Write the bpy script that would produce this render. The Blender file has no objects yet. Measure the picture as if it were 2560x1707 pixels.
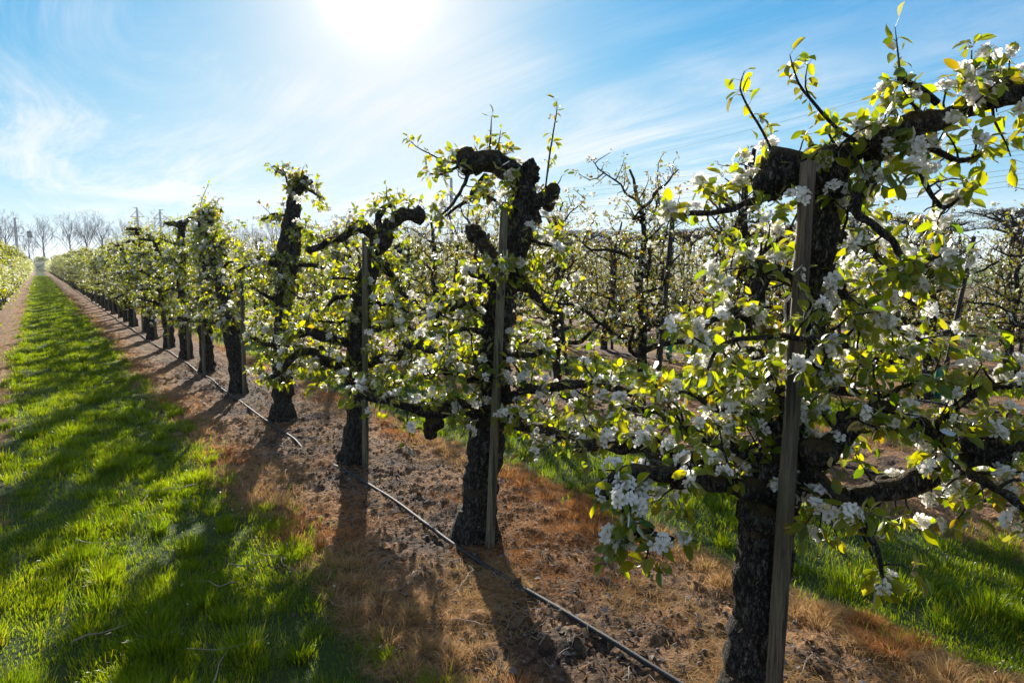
import bpy, math, time
import numpy as np
from mathutils import Matrix, Vector
T0 = time.time()
PI = math.pi
S = bpy.context.scene
COL = S.collection

# ------------------------------------------------------------------ camera
CAM = np.array([0.0, 0.0, 1.6]); PITCH = math.radians(6.40); YAW = math.radians(34.65)
cd = bpy.data.cameras.new('camera'); cam = bpy.data.objects.new('camera', cd); COL.objects.link(cam)
cam.location = CAM; cam.rotation_euler = (PI/2 - PITCH, 0, -YAW)
cd.lens = 24.0; cd.sensor_width = 36.0; cd.clip_start = 0.05; cd.clip_end = 4000
S.camera = cam
S.view_settings.view_transform = 'Standard'; S.view_settings.look = 'None'
S.view_settings.exposure = 1.27; S.view_settings.gamma = 1.0

HAZE = 0.0003
# ------------------------------------------------------------------ node helper
class N:
    def __init__(s, nt): s.nt = nt; nt.nodes.clear()
    def __call__(s, typ, props=None, **ins):
        n = s.nt.nodes.new(typ)
        for k, v in (props or {}).items(): setattr(n, k, v)
        for k, v in ins.items():
            key = int(k[1:]) if k[0] == 'i' and k[1:].isdigit() else k.replace('_', ' ')
            sock = n.inputs[key]
            if isinstance(v, bpy.types.NodeSocket): s.nt.links.new(v, sock)
            elif isinstance(v, bpy.types.Node): s.nt.links.new(v.outputs[0], sock)
            else: sock.default_value = v
        return n
    def math(s, op, a, b=0.0, c=0.0, clamp=False):
        n = s.nt.nodes.new('ShaderNodeMath'); n.operation = op; n.use_clamp = clamp
        for i, v in enumerate((a, b, c)):
            if isinstance(v, bpy.types.NodeSocket): s.nt.links.new(v, n.inputs[i])
            elif isinstance(v, bpy.types.Node): s.nt.links.new(v.outputs[0], n.inputs[i])
            else: n.inputs[i].default_value = v
        return n.outputs[0]
    def mix(s, f, a, b, mode='MIX'):
        n = s.nt.nodes.new('ShaderNodeMix'); n.data_type = 'RGBA'; n.blend_type = mode
        for k, v in ((0, f), (6, a), (7, b)):
            if isinstance(v, bpy.types.NodeSocket): s.nt.links.new(v, n.inputs[k])
            elif k == 0: n.inputs[0].default_value = v
            else: n.inputs[k].default_value = (*v[:3], 1)
        return n.outputs[2]
    def ramp(s, f, stops, interp='LINEAR'):
        n = s.nt.nodes.new('ShaderNodeValToRGB'); n.color_ramp.interpolation = interp
        s.nt.links.new(f, n.inputs[0]); e = n.color_ramp.elements
        while len(e) < len(stops): e.new(0.5)
        for i, (p, c) in enumerate(stops):
            e[i].position = p; e[i].color = (*c, 1) if len(c) == 3 else c
        return n.outputs[0]
    def sm(s, f, lo, hi):
        n = s.nt.nodes.new('ShaderNodeMapRange'); n.interpolation_type = 'SMOOTHSTEP'
        s.nt.links.new(f, n.inputs[0]); n.inputs[1].default_value = lo; n.inputs[2].default_value = hi
        return n.outputs[0]

# ------------------------------------------------------------------ sky and sun
ROT1, ROT2 = 90, 80
SUN_EL, SUN_AZ = math.radians(21.0), math.radians(23.9)     # azimuth clockwise from +Y
SV = Vector((math.sin(SUN_AZ)*math.cos(SUN_EL), math.cos(SUN_AZ)*math.cos(SUN_EL), math.sin(SUN_EL)))
W = bpy.data.worlds.new('World'); S.world = W; W.use_nodes = True
n = N(W.node_tree)
sky = n('ShaderNodeTexSky', dict(sky_type='NISHITA', sun_disc=False, sun_elevation=SUN_EL, sun_rotation=SUN_AZ,
        altitude=0.0, air_density=1.0, dust_density=0.15, ozone_density=2.5))
tc = n('ShaderNodeTexCoord')
dirn = n('ShaderNodeVectorMath', dict(operation='NORMALIZE'), i0=tc.outputs['Generated'])
sep = n('ShaderNodeSeparateXYZ', Vector=dirn)
dt = n('ShaderNodeVectorMath', dict(operation='DOT_PRODUCT'), i0=dirn, i1=SV)
dotc = n.math('MAXIMUM', dt.outputs['Value'], 0.0)
zp = n.math('ADD', n.math('MAXIMUM', sep.outputs[2], 0.0), 0.06)
cx = n.math('DIVIDE', sep.outputs[0], zp); cy = n.math('DIVIDE', sep.outputs[1], zp)
pl = n('ShaderNodeCombineXYZ', X=cx, Y=cy, Z=0.0)
def mp(rot, sc, off=(0, 0, 0)):
    return n('ShaderNodeMapping', dict(vector_type='TEXTURE'), Vector=pl, Rotation=(0, 0, math.radians(rot)), Scale=(1/sc[0], 1/sc[1], 1), Location=off)
warp = n('ShaderNodeTexNoise', Vector=mp(0, (.35, .35)), Scale=1.0, Detail=2.0)
wv = n('ShaderNodeVectorMath', dict(operation='MULTIPLY_ADD'), i0=warp.outputs['Color'], i1=(.6, .6, 0), i2=mp(ROT1, (.24, 1.1), (.4, 1.7, 0)))
c1 = n('ShaderNodeTexNoise', Vector=wv, Scale=1.0, Detail=11.0, Roughness=0.72, Distortion=0.5)
c2 = n('ShaderNodeTexNoise', Vector=mp(20, (.16, .3), (3.1, .6, 0)), Scale=1.0, Detail=3.0, Roughness=0.5)
c3 = n('ShaderNodeTexNoise', Vector=mp(ROT2, (.5, 2.6), (9, 2, 0)), Scale=1.3, Detail=8.0, Roughness=0.66, Distortion=.5)
cl = n.math('MULTIPLY', n.sm(c1.outputs[0], .39, .64), n.sm(c2.outputs[0], .34, .53))
cl2 = n.math('MULTIPLY', n.sm(c3.outputs[0], .52, .8), n.math('MULTIPLY', n.sm(c2.outputs[0], .42, .62), .55))
cl = n.math('MAXIMUM', cl, cl2)
cl = n.math('MULTIPLY', cl, n.sm(sep.outputs[2], 0.0, .10))
# milky veil near the horizon
veil = n.math('POWER', n.math('SUBTRACT', 1.0, n.math('MINIMUM', n.math('MAXIMUM', sep.outputs[2], 0), 1)), 9.0)
blue = n.mix(1.0, sky.outputs[0], (0.10, 0.60, 1.15), 'MULTIPLY')
den = n('ShaderNodeVectorMath', dict(operation='ADD'), i0=blue, i1=(5.0, 4.6, 3.6))
rat = n('ShaderNodeVectorMath', dict(operation='DIVIDE'), i0=blue, i1=den)
blue = n('ShaderNodeVectorMath', dict(operation='MULTIPLY'), i0=rat, i1=(9.0, 9.2, 9.4)).outputs[0]
skyc = n.mix(n.math('MULTIPLY', veil, .85), blue, (6.3, 6.9, 7.5))
skyc = n.mix(n.math('MULTIPLY', cl, .88), skyc, (7.3, 7.6, 7.9))
gw = n.math('MULTIPLY', n.math('POWER', dotc, n.math('ADD', 20.0, n.math('MULTIPLY', n.sm(sep.outputs[2], .14, .40), 44.0))), .98)
skyc = n.mix(n.math('MINIMUM', gw, 1.0), skyc, (7.25, 7.3, 7.4))
g2 = n.math('MULTIPLY', n.math('POWER', dotc, 240.0), 1.3)
g3 = n.math('MULTIPLY', n.math('POWER', dotc, 1300.0), 30.0)
glow = n.math('ADD', g2, g3)
gc = n('ShaderNodeVectorMath', dict(operation='SCALE'), i0=(1.0, .985, .96), Scale=glow)
tot = n.mix(1.0, skyc, gc.outputs[0], 'ADD')
bg = n('ShaderNodeBackground', Color=tot, Strength=0.052)
n('ShaderNodeOutputWorld', Surface=bg)

sl = bpy.data.lights.new('sun', 'SUN'); sl.energy = 5.0; sl.angle = math.radians(0.55); sl.color = (1.0, .93, .82)
so = bpy.data.objects.new('sun', sl); COL.objects.link(so); so.rotation_euler = SV.to_track_quat('Z', 'Y').to_euler()

# ------------------------------------------------------------------ numpy helpers
R0 = np.random.default_rng(7)
def nrm(v): return v/np.maximum(np.linalg.norm(v, axis=-1, keepdims=True), 1e-9)
def hsh(i, j, k, s):
    h = (i.astype(np.int64)*374761393 + j.astype(np.int64)*668265263 + k.astype(np.int64)*2147483647 + s*974634777) & 0xffffffff
    h = ((h ^ (h >> 13))*1274126177) & 0xffffffff
    return ((h ^ (h >> 16)) & 0xffffff)/float(0xffffff)
def vn(P, s=0):
    P = np.asarray(P, float); f = np.floor(P); t = P-f; t = t*t*(3-2*t); i, j, k = f[..., 0], f[..., 1], f[..., 2]
    r = 0
    for a in (0, 1):
        for b in (0, 1):
            for c in (0, 1):
                w = (t[..., 0] if a else 1-t[..., 0])*(t[..., 1] if b else 1-t[..., 1])*(t[..., 2] if c else 1-t[..., 2])
                r = r + w*hsh(i+a, j+b, k+c, s)
    return r
def vn2(x, y, s=0, oct=1):
    r = 0; a = 1; tot = 0
    for o in range(oct):
        r = r + a*vn(np.stack([x*2**o+o*17.3, y*2**o+o*5.1, np.zeros_like(x)+o*.37], -1), s+o); tot += a; a *= .5
    return r/tot

class MB:
    def __init__(s): s.V = []; s.F = {3: [], 4: []}; s.C = []; s.n = 0; s.S = {3: [], 4: []}
    def add(s, V, quads=None, tris=None, col=(1, 1, 1)):
        V = np.asarray(V, float).reshape(-1, 3)
        if quads is not None and len(quads): s.F[4].append(np.asarray(quads, np.int64)+s.n)
        if tris is not None and len(tris): s.F[3].append(np.asarray(tris, np.int64)+s.n)
        c = np.asarray(col, float)
        if c.ndim == 1: c = np.broadcast_to(c, (len(V), 3))
        s.V.append(V); s.C.append(c); s.n += len(V)
    def mesh(s, name, mat, smooth=True):
        me = bpy.data.meshes.new(name)
        if s.n == 0: return me
        V = np.concatenate(s.V); C = np.concatenate(s.C)
        q = np.concatenate(s.F[4]) if s.F[4] else np.zeros((0, 4), np.int64)
        t = np.concatenate(s.F[3]) if s.F[3] else np.zeros((0, 3), np.int64)
        me.vertices.add(len(V)); me.vertices.foreach_set('co', V.astype(np.float32).ravel())
        nl = q.size+t.size; me.loops.add(nl)
        me.loops.foreach_set('vertex_index', np.concatenate([q.ravel(), t.ravel()]).astype(np.int32))
        me.polygons.add(len(q)+len(t))
        st = np.concatenate([np.arange(len(q))*4, q.size+np.arange(len(t))*3]).astype(np.int32)
        me.polygons.foreach_set('loop_start', st)
        me.polygons.foreach_set('use_smooth', np.full(len(q)+len(t), smooth))
        ca = me.attributes.new('col', 'FLOAT_COLOR', 'POINT')
        ca.data.foreach_set('color', np.concatenate([C, np.ones((len(C), 1))], 1).astype(np.float32).ravel())
        me.materials.append(mat); me.update(calc_edges=True); me.validate()
        return me
def obj(name, me, parent=None, loc=None):
    if isinstance(me, tuple): me = me[0].mesh(name, me[1], *me[2:])
    o = bpy.data.objects.new(name, me); COL.objects.link(o)
    if parent is not None: o.parent = parent
    if loc is not None: o.location = loc
    return o
def tag(o, label=None, cat=None, group=None, kind=None):
    if label: o['label'] = label
    if cat: o['category'] = cat
    if group: o['group'] = group
    if kind: o['kind'] = kind
    return o
def empty(name, loc, label, cat, group=None, rz=0):
    o = bpy.data.objects.new(name, None); COL.objects.link(o); o.location = loc; o.rotation_euler = (0, 0, rz); o.empty_display_size = .2
    return tag(o, label, cat, group)

def crom(P, R, step):
    P = np.asarray(P, float); R = np.asarray(R, float)
    if len(P) < 3:
        k = max(2, int(np.linalg.norm(P[-1]-P[0])/step)+1); t = np.linspace(0, 1, k)
        return P[0]+(P[-1]-P[0])*t[:, None], R[0]+(R[-1]-R[0])*t
    Q = np.vstack([2*P[0]-P[1], P, 2*P[-1]-P[-2]]); out = []; ro = []
    for i in range(len(P)-1):
        a, b, c, d = Q[i:i+4]; k = max(1, int(np.linalg.norm(c-b)/step+.5)); t = np.linspace(0, 1, k, endpoint=False)[:, None]
        out.append(.5*((2*b)+(-a+c)*t+(2*a-5*b+4*c-d)*t*t+(-a+3*b-3*c+d)*t**3)); ro.append(R[i]+(R[i+1]-R[i])*t[:, 0])
    out.append(P[-1:]); ro.append(R[-1:])
    return np.vstack(out), np.concatenate(ro)
def tube(mb, P, R, n=8, step=.05, lump=0., ls=14., col=(1, 1, 1), seed=0, wob=0., ridge=0.):
    P, R = crom(P, R, step)
    if wob: P = P + wob*((np.stack([vn(P*9+11, seed), vn(P*9+31, seed+1), vn(P*9+57, seed+2)], -1)-.5)*2+(np.stack([vn(P*21+11, seed), vn(P*21+31, seed+1), vn(P*21+57, seed+2)], -1)-.5))
    m = len(P); Tn = nrm(np.gradient(P, axis=0)); up = np.array([0, 0, 1.]) if abs(Tn[0][2]) < .9 else np.array([1., 0, 0])
    U = np.zeros_like(P); u = nrm(np.cross(Tn[0], up)); U[0] = u
    for i in range(1, m):
        u = u-Tn[i]*np.dot(u, Tn[i]); u = u/max(np.linalg.norm(u), 1e-9); U[i] = u
    Vv = np.cross(Tn, U); a = np.linspace(0, 2*PI, n, endpoint=False)
    D = U[:, None]*np.cos(a)[None, :, None] + Vv[:, None]*np.sin(a)[None, :, None]
    rr = R[:, None]*np.ones((1, n))
    if lump:
        Q = P[:, None]+D*R[:, None, None]
        rr = rr*(1+lump*(vn(Q*ls, seed)-.42)*2+lump*.8*(vn(Q*ls*2.3, seed+5)-.5)+lump*.6*(vn(Q*ls*5, seed+6)-.5))
        if ridge: rr = rr*(1+ridge*(vn(Q*np.array([55, 55, 20.]), seed+9)-.5))
    G = P[:, None]+D*rr[..., None]
    V = np.vstack([G.reshape(-1, 3), P[0]-Tn[0]*R[0]*.3, P[-1]+Tn[-1]*R[-1]*.45])
    i = np.arange(m-1)[:, None]*n; j = np.arange(n)[None, :]; j2 = (j+1) % n
    q = np.stack([i+j, i+j2, i+n+j2, i+n+j], -1).reshape(-1, 4)
    c0, c1 = m*n, m*n+1; jj = np.arange(n); j2 = (jj+1) % n
    tr = np.vstack([np.stack([j2, jj, np.full(n, c0)], -1), np.stack([(m-1)*n+jj, (m-1)*n+j2, np.full(n, c1)], -1)])
    mb.add(V, q, tr, col)
    return P, Tn, R
def blob(mb, c, r, seed=0, col=(1, 1, 1), n=12, sq=(1, 1, 1)):
    th = np.linspace(0.15, PI-.15, n//2+2); ph = np.linspace(0, 2*PI, n, endpoint=False)
    D = np.stack([np.sin(th)[:, None]*np.cos(ph), np.sin(th)[:, None]*np.sin(ph), np.cos(th)[:, None]+0*ph], -1)
    Q = np.asarray(c)+D*r; k = 1+.7*(vn(Q*17+c[0], seed)-.5)+.6*(vn(Q*38, seed+3)-.5)+.35*(vn(Q*85, seed+4)-.5)
    G = np.asarray(c)+D*(r*k)[..., None]*np.asarray(sq); m = len(th)
    i = np.arange(m-1)[:, None]*n; j = np.arange(n)[None, :]; j2 = (j+1) % n
    q = np.stack([i+j, i+n+j, i+n+j2, i+j2], -1).reshape(-1, 4); V = np.vstack([G.reshape(-1, 3), G[0].mean(0), G[-1].mean(0)])
    jj = np.arange(n); j2 = (jj+1) % n
    tr = np.vstack([np.stack([jj, j2, np.full(n, m*n)], -1), np.stack([(m-1)*n+j2, (m-1)*n+jj, np.full(n, m*n+1)], -1)])
    mb.add(V, q, tr, col)
def place(mb, T, pos, yd, nd, sc, cols, tcol=None):
    """stamp template T=(V,quads,tris) at many frames"""
    V, q, t = T; k = len(V); M = len(pos)
    if M == 0: return
    yd = nrm(yd); x = nrm(np.cross(yd, nd)); z = np.cross(x, yd)
    sc = np.asarray(sc, float)
    if sc.ndim == 1: sc = sc[:, None]
    L = V[None]*sc[:, None, :]
    G = pos[:, None]+L[..., 0:1]*x[:, None]+L[..., 1:2]*yd[:, None]+L[..., 2:3]*z[:, None]
    off = (np.arange(M)*k)[:, None, None]
    Q = (q[None]+off).reshape(-1, 4) if len(q) else None; Tt = (t[None]+off).reshape(-1, 3) if len(t) else None
    C = np.broadcast_to(cols[:, None], (M, k, 3))
    if tcol is not None: C = C*tcol[None]
    mb.add(G.reshape(-1, 3), Q, Tt, C.reshape(-1, 3))

# ------------------------------------------------------------------ projection helper (turns a sight line into a point at a chosen distance)
FH = np.array([math.sin(YAW), math.cos(YAW), 0])
_F = np.array([math.sin(YAW)*math.cos(PITCH), math.cos(YAW)*math.cos(PITCH), -math.sin(PITCH)])
_R = np.array([math.cos(YAW), -math.sin(YAW), 0]); _U = np.cross(_R, _F)
def P(x, y, d):
    s = 2560/2352; r = _F*1707+_R*(x*s-1280)+_U*(853.5-y*s)
    return CAM+r*(d/np.dot(r, FH))

# ------------------------------------------------------------------ materials
def mat(name):
    m = bpy.data.materials.new(name); m.use_nodes = True; return m, N(m.node_tree)
def out(n, sh, disp=None):
    o = n('ShaderNodeOutputMaterial', Surface=sh)
def leafmat(name, trans, dif, gloss=.06, rough=.42, wt=.55):
    m, n = mat(name); a = n('ShaderNodeAttribute', dict(attribute_name='col'))
    d = n('ShaderNodeBsdfDiffuse', Color=n.mix(1.0, a.outputs['Color'], dif, 'MULTIPLY'))
    t = n('ShaderNodeBsdfTranslucent', Color=n.mix(1.0, a.outputs['Color'], trans, 'MULTIPLY'))
    s = n('ShaderNodeMixShader', i0=wt, i1=d, i2=t)
    if gloss:
        g = n('ShaderNodeBsdfGlossy', Color=(1, 1, 1, 1), Roughness=rough)
        fr = n('ShaderNodeFresnel', IOR=1.4)
        s = n('ShaderNodeMixShader', i0=n.math('MULTIPLY', fr, gloss*10), i1=s, i2=g)
    out(n, s); return m
M_leaf = leafmat('pear_leaf', (1.20, 1.07, .09), (.18, .26, .19), .05)
M_petal = leafmat('petal', (1.08, 1.04, .95), (1.05, 1.0, .92), 0, wt=.50)
M_grass = leafmat('grass', (1.22, 1.10, .09), (.22, .29, .17), .008, .4, .5)
M_dry = leafmat('dry_grass', (.85, .80, .72), (.75, .74, .72), 0, .5, .42)

def barkmat(name, dark, light, moss, mossamt=.5, sc=1.0, lich=.4):
    m, n = mat(name); tc = n('ShaderNodeTexCoord'); geo = n('ShaderNodeNewGeometry')
    mpz = n('ShaderNodeMapping', Vector=tc.outputs['Object'], Scale=(1*sc, 1*sc, .38*sc))
    v = n('ShaderNodeTexVoronoi', dict(feature='DISTANCE_TO_EDGE'), Vector=n('ShaderNodeVectorMath', dict(operation='MULTIPLY_ADD'), i0=n('ShaderNodeTexNoise', Vector=mpz, Scale=20.0, Detail=3.0).outputs['Color'], i1=(.06, .06, .06), i2=mpz), Scale=75.0)
    n1 = n('ShaderNodeTexNoise', Vector=mpz, Scale=60.0, Detail=7.0, Roughness=.7)
    n2 = n('ShaderNodeTexNoise', Vector=tc.outputs['Object'], Scale=7.0, Detail=4.0)
    f1 = n('ShaderNodeTexNoise', Vector=mpz, Scale=30.0, Detail=4.0, Roughness=.55, Distortion=.6)
    f2 = n('ShaderNodeTexNoise', Vector=mpz, Scale=74.0, Detail=3.0, Roughness=.5, Distortion=.4)
    def vein(f, w): return n.sm(n.math('ABSOLUTE', n.math('SUBTRACT', f.outputs[0], .5)), 0.0, w)
    crack = n.math('MULTIPLY', n.math('MULTIPLY', vein(f1, .055), vein(f2, .075)), n.math('ADD', .55, n.math('MULTIPLY', n.sm(v.outputs[0], 0.0, .2), .45)))
    base = n.mix(n.sm(n1.outputs[0], .38, .66), dark, light)
    base = n.mix(n.math('SUBTRACT', 1.0, crack), base, tuple(c*.3 for c in dark))
    n3 = n('ShaderNodeTexNoise', Vector=tc.outputs['Object'], Scale=24.0, Detail=5.0, Roughness=.7)
    base = n.mix(n.math('MULTIPLY', n.sm(n3.outputs[0], .54, .64), lich), base, (.19, .20, .16))
    sn = n('ShaderNodeSeparateXYZ', Vector=geo.outputs['Normal'])
    mm = n.math('MULTIPLY', n.sm(n.math('ADD', sn.outputs[2], n.math('MULTIPLY', n.math('SUBTRACT', n2.outputs[0], .5), 2.2)), .25, .9), mossamt)
    mc = n.mix(n.sm(n3.outputs[0], .35, .65), moss, tuple(c*.45 for c in moss))
    base = n.mix(mm, base, mc)
    h = n.math('ADD', n.math('MULTIPLY', crack, .8), n.math('ADD', n.math('MULTIPLY', n1.outputs[0], .55), n.math('MULTIPLY', mm, n.math('MULTIPLY', n3.outputs[0], 1.4))))
    b = n('ShaderNodeBump', Height=h, Strength=1.0, Distance=.02)
    p = n('ShaderNodeBsdfPrincipled', Base_Color=base, Roughness=.88, Normal=b); p.inputs['Specular IOR Level'].default_value = .25
    out(n, p); return m
M_bark = barkmat('pear_bark', (.030, .023, .017), (.22, .18, .145), (.12, .075, .014), .8)
M_bark2 = barkmat('young_bark', (.04, .03, .022), (.12, .095, .065), (.12, .13, .03), .4, 1.3, .5)
M_bark3 = barkmat('far_bark', (.11, .10, .10), (.20, .18, .17), (.12, .12, .06), .1, .3)  # paler grey than near bark: distance haze is mixed into the colour
def woodmat(name, c1, c2, sc=1.0, green=(.055, .062, .028)):
    m, n = mat(name); tc = n('ShaderNodeTexCoord')
    mz = n('ShaderNodeMapping', Vector=tc.outputs['Object'], Scale=(1, 1, .05))
    a = n('ShaderNodeTexNoise', Vector=mz, Scale=75.0, Detail=6.0, Roughness=.75)
    b = n('ShaderNodeTexNoise', Vector=mz, Scale=38.0, Detail=3.0)
    k = n('ShaderNodeTexVoronoi', Vector=n('ShaderNodeMapping', Vector=tc.outputs['Object'], Scale=(1, 1, .6)), Scale=9.0)
    g = n('ShaderNodeTexNoise', Vector=tc.outputs['Object'], Scale=4.0, Detail=4.0)
    c = n.mix(n.sm(a.outputs[0], .34, .66), tuple(x*.6 for x in c1), tuple(x*1.15 for x in c2)); c = n.mix(n.math('MULTIPLY', n.sm(g.outputs[0], .42, .66), .6), c, green)
    c = n.mix(n.math('MULTIPLY', n.sm(b.outputs[0], .56, .60), .9), c, tuple(x*.3 for x in c1))
    c = n.mix(n.math('SUBTRACT', 1.0, n.sm(k.outputs[0], .06, .14)), c, (.03, .022, .016))
    bp = n('ShaderNodeBump', Height=n.math('ADD', a.outputs[0], b.outputs[0]), Strength=.8, Distance=.004)
    p = n('ShaderNodeBsdfPrincipled', Base_Color=c, Roughness=.82, Normal=bp); out(n, p); return m
M_stake = woodmat('weathered_stake_wood', (.045, .031, .018), (.16, .115, .066))
M_stake3 = woodmat('greenish_stake_wood', (.075, .06, .033), (.20, .165, .095), green=(.095, .105, .045))
M_stake2 = woodmat('dark_stake_wood', (.02, .015, .013), (.05, .038, .032), green=(.06, .06, .035))
def plain(name, c, rough=.6, metal=0., bump=0, bs=50.):
    m, n = mat(name); tc = n('ShaderNodeTexCoord'); a = n('ShaderNodeTexNoise', Vector=tc.outputs['Object'], Scale=bs, Detail=4.0)
    cc = n.mix(a.outputs[0], tuple(x*.75 for x in c), tuple(min(1, x*1.25) for x in c))
    p = n('ShaderNodeBsdfPrincipled', Base_Color=cc, Roughness=rough, Metallic=metal)
    if bump: b = n('ShaderNodeBump', Height=a.outputs[0], Strength=bump, Distance=.004); n.nt.links.new(b.outputs[0], p.inputs['Normal'])
    out(n, p); return m
M_hose = plain('black_plastic_hose', (.010, .010, .012), .72, 0, .4, 160.)
M_steel = plain('haze_blue_pylon_steel', (.05, .09, .14), .6, 0., 0, 2.)  # blue cast of the hazy distance is put into the steel colour
M_wire = plain('power_wire', (.16, .18, .22), .6)
M_guard = plain('green_plastic_guard', (.01, .20, .12), .45)
M_deadleaf = leafmat('dead_leaf', (.5, .45, .35), (.7, .7, .7), 0, .5, .15)
M_debris = plain('pruned_wood', (.24, .18, .13), .8, 0, .6, 90.)
def attrmat(name, rough=.8):
    m, n = mat(name); a = n('ShaderNodeAttribute', dict(attribute_name='col')); p = n('ShaderNodeBsdfPrincipled', Base_Color=a.outputs['Color'], Roughness=rough); out(n, p); return m

ROW0, PITCHX = 2.0, 3.33
def groundmat():
    m, n = mat('orchard_ground'); geo = n('ShaderNodeNewGeometry'); pos = geo.outputs['Position']
    sp = n('ShaderNodeSeparateXYZ', Vector=pos)
    nz = n('ShaderNodeTexNoise', Vector=pos, Scale=2.6, Detail=5.0, Roughness=.6)
    u = n.math('DIVIDE', n.math('SUBTRACT', sp.outputs[0], ROW0-PITCHX/2), PITCHX)
    u = n.math('MULTIPLY', n.math('ABSOLUTE', n.math('SUBTRACT', n.math('FRACT', n.math('ADD', u, .5)), .5)), PITCHX)   # 0 mid-lane, 1.66 in the row
    un = n.math('ADD', u, n.math('MULTIPLY', n.math('SUBTRACT', nz.outputs[0], .5), .42))
    gm = n.math('SUBTRACT', 1.0, n.sm(un, .58, .76))
    fa = n('ShaderNodeTexNoise', Vector=pos, Scale=34.0, Detail=8.0, Roughness=.7)
    fb = n('ShaderNodeTexNoise', Vector=pos, Scale=5.0, Detail=6.0, Roughness=.65)
    fc = n('ShaderNodeTexVoronoi', Vector=pos, Scale=60.0)
    soil = n.mix(n.sm(fa.outputs[0], .36, .64), (.018, .012, .009), (.11, .075, .052))
    straw = n.mix(n.sm(fa.outputs[0], .35, .65), (.15, .078, .034), (.37, .205, .095))
    edge = n.math('MULTIPLY', n.sm(un, .6, .8), n.math('SUBTRACT', 1.0, n.sm(un, 1.05, 1.4)))
    fd = n('ShaderNodeTexNoise', Vector=pos, Scale=1.7, Detail=3.0)
    sf = n.math('ADD', n.math('MULTIPLY', edge, .6), n.math('MULTIPLY', n.sm(n.math('ADD', n.math('MULTIPLY', fb.outputs[0], .6), n.math('MULTIPLY', fd.outputs[0], .4)), .46, .56), .6), clamp=True)
    far = n.sm(sp.outputs[1], 9.0, 30.0)
    sf = n.math('MAXIMUM', sf, n.math('MULTIPLY', far, .75))
    brown = n.mix(sf, soil, straw)
    gr = n.mix(fa.outputs[0], (.02, .035, .009), (.06, .10, .018))
    gr = n.mix(n.math('MULTIPLY', n.sm(fb.outputs[0], .5, .7), .5), gr, (.10, .09, .04))
    c = n.mix(gm, brown, gr)
    # open grassland outside the planted block
    oy = n.sm(sp.outputs[1], 196.0, 199.0); ox = n.sm(n.math('ABSOLUTE', n.math('SUBTRACT', sp.outputs[0], 22.0)), 42., 44.)
    c = n.mix(n.math('MAXIMUM', oy, ox), c, (.10, .15, .05))
    h = n.math('ADD', n.math('MULTIPLY', fa.outputs[0], 1.0), n.math('MULTIPLY', fc.outputs[0], .35))
    b = n('ShaderNodeBump', Height=h, Strength=.95, Distance=.03)
    p = n('ShaderNodeBsdfPrincipled', Base_Color=c, Roughness=.95, Normal=b); p.inputs['Specular IOR Level'].default_value = .15
    out(n, p); return m
M_ground = groundmat()

# ------------------------------------------------------------------ ground
def lane_u(x):
    u = (x-(ROW0-PITCHX/2))/PITCHX; return np.abs((u+.5) % 1-.5)*PITCHX
def gz(x, y):
    x = np.asarray(x, float); y = np.asarray(y, float); u = lane_u(x)
    soil = np.clip((u-.6)/.25, 0, 1); fade = 1/(1+np.maximum(np.hypot(x, y)-12, 0)/6)
    z = .035*(vn2(x*1.3, y*1.3, 3, 2)-.5)
    z = z+soil*fade*(.060*(vn2(x*6, y*6, 5, 3)-.5)+.032*(np.maximum(vn2(x*19, y*19, 8, 2), .48)-.48)*2)
    z = z+soil*fade*.024*(vn2(x*45, y*45, 12, 1)-.5)
    z = z - .03*(1-soil)*np.exp(-((u-.45)/.16)**2)*0.6
    return z
def axis(lo, hi, st, far0, far1, g=1.14):
    a = list(np.arange(lo, hi, st)); s = st; x = a[-1]
    while x < far1: s *= g; x += s; a.append(x)
    s = st; x = lo
    while x > far0: s *= g; x -= s; a.insert(0, x)
    return np.array(a)
xs = axis(-1.2, 5.2, .02, -1500, 1500); ys = axis(.9, 7.2, .022, -400, 2500, 1.09)
X, Y = np.meshgrid(xs, ys); nx, ny = len(xs), len(ys)
g = MB(); i = np.arange(ny-1)[:, None]*nx; j = np.arange(nx-1)[None]
g.add(np.stack([X, Y, gz(X, Y)], -1).reshape(-1, 3), np.stack([i+j, i+j+1, i+nx+j+1, i+nx+j], -1).reshape(-1, 4))
tag(obj('ground', (g, M_ground)), kind='structure')

# ------------------------------------------------------------------ leaf and flower templates
def leaf_t(seg, fold=.35, curl=.25, w=.27):
    ts = np.linspace(0, 1, seg+1); V = []; q = []; t = []
    for k, tt in enumerate(ts):
        ww = w*max(math.sin(PI*tt**.95), 0)**.68 if 0 < tt < 1 else 0
        z = -curl*tt*tt
        if ww == 0: V.append((0, tt, z))
        else: V += [(-ww, tt, z+ww*fold+.03*math.sin(9*tt)), (0, tt, z), (ww, tt, z+ww*fold-.03*math.sin(8*tt))]
    b = 1
    t += [(0, b+1, b), (0, b+2, b+1)]
    for k in range(seg-2):
        q += [(b, b+1, b+4, b+3), (b+1, b+2, b+5, b+4)]; b += 3
    e = b+3; t += [(b, b+1, e), (b+1, b+2, e)]
    return np.array(V, float), np.array(q, np.int64).reshape(-1, 4), np.array(t, np.int64)
LEAF = {3: [leaf_t(5, .45, .2, .25), leaf_t(5, .2, .35, .29), leaf_t(5, .8, .05, .28), leaf_t(5, .3, -.15, .26)],
        2: [leaf_t(3, .5, .2, .28), leaf_t(3, .3, .3, .3)],
        1: [leaf_t(2, .45, .15, .3)],
        0: [(np.array([(0, 0, 0), (-.3, .5, .1), (0, 1, 0), (.3, .5, .1)], float), np.array([(0, 3, 2, 1)]), np.zeros((0, 3), np.int64))]}
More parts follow.
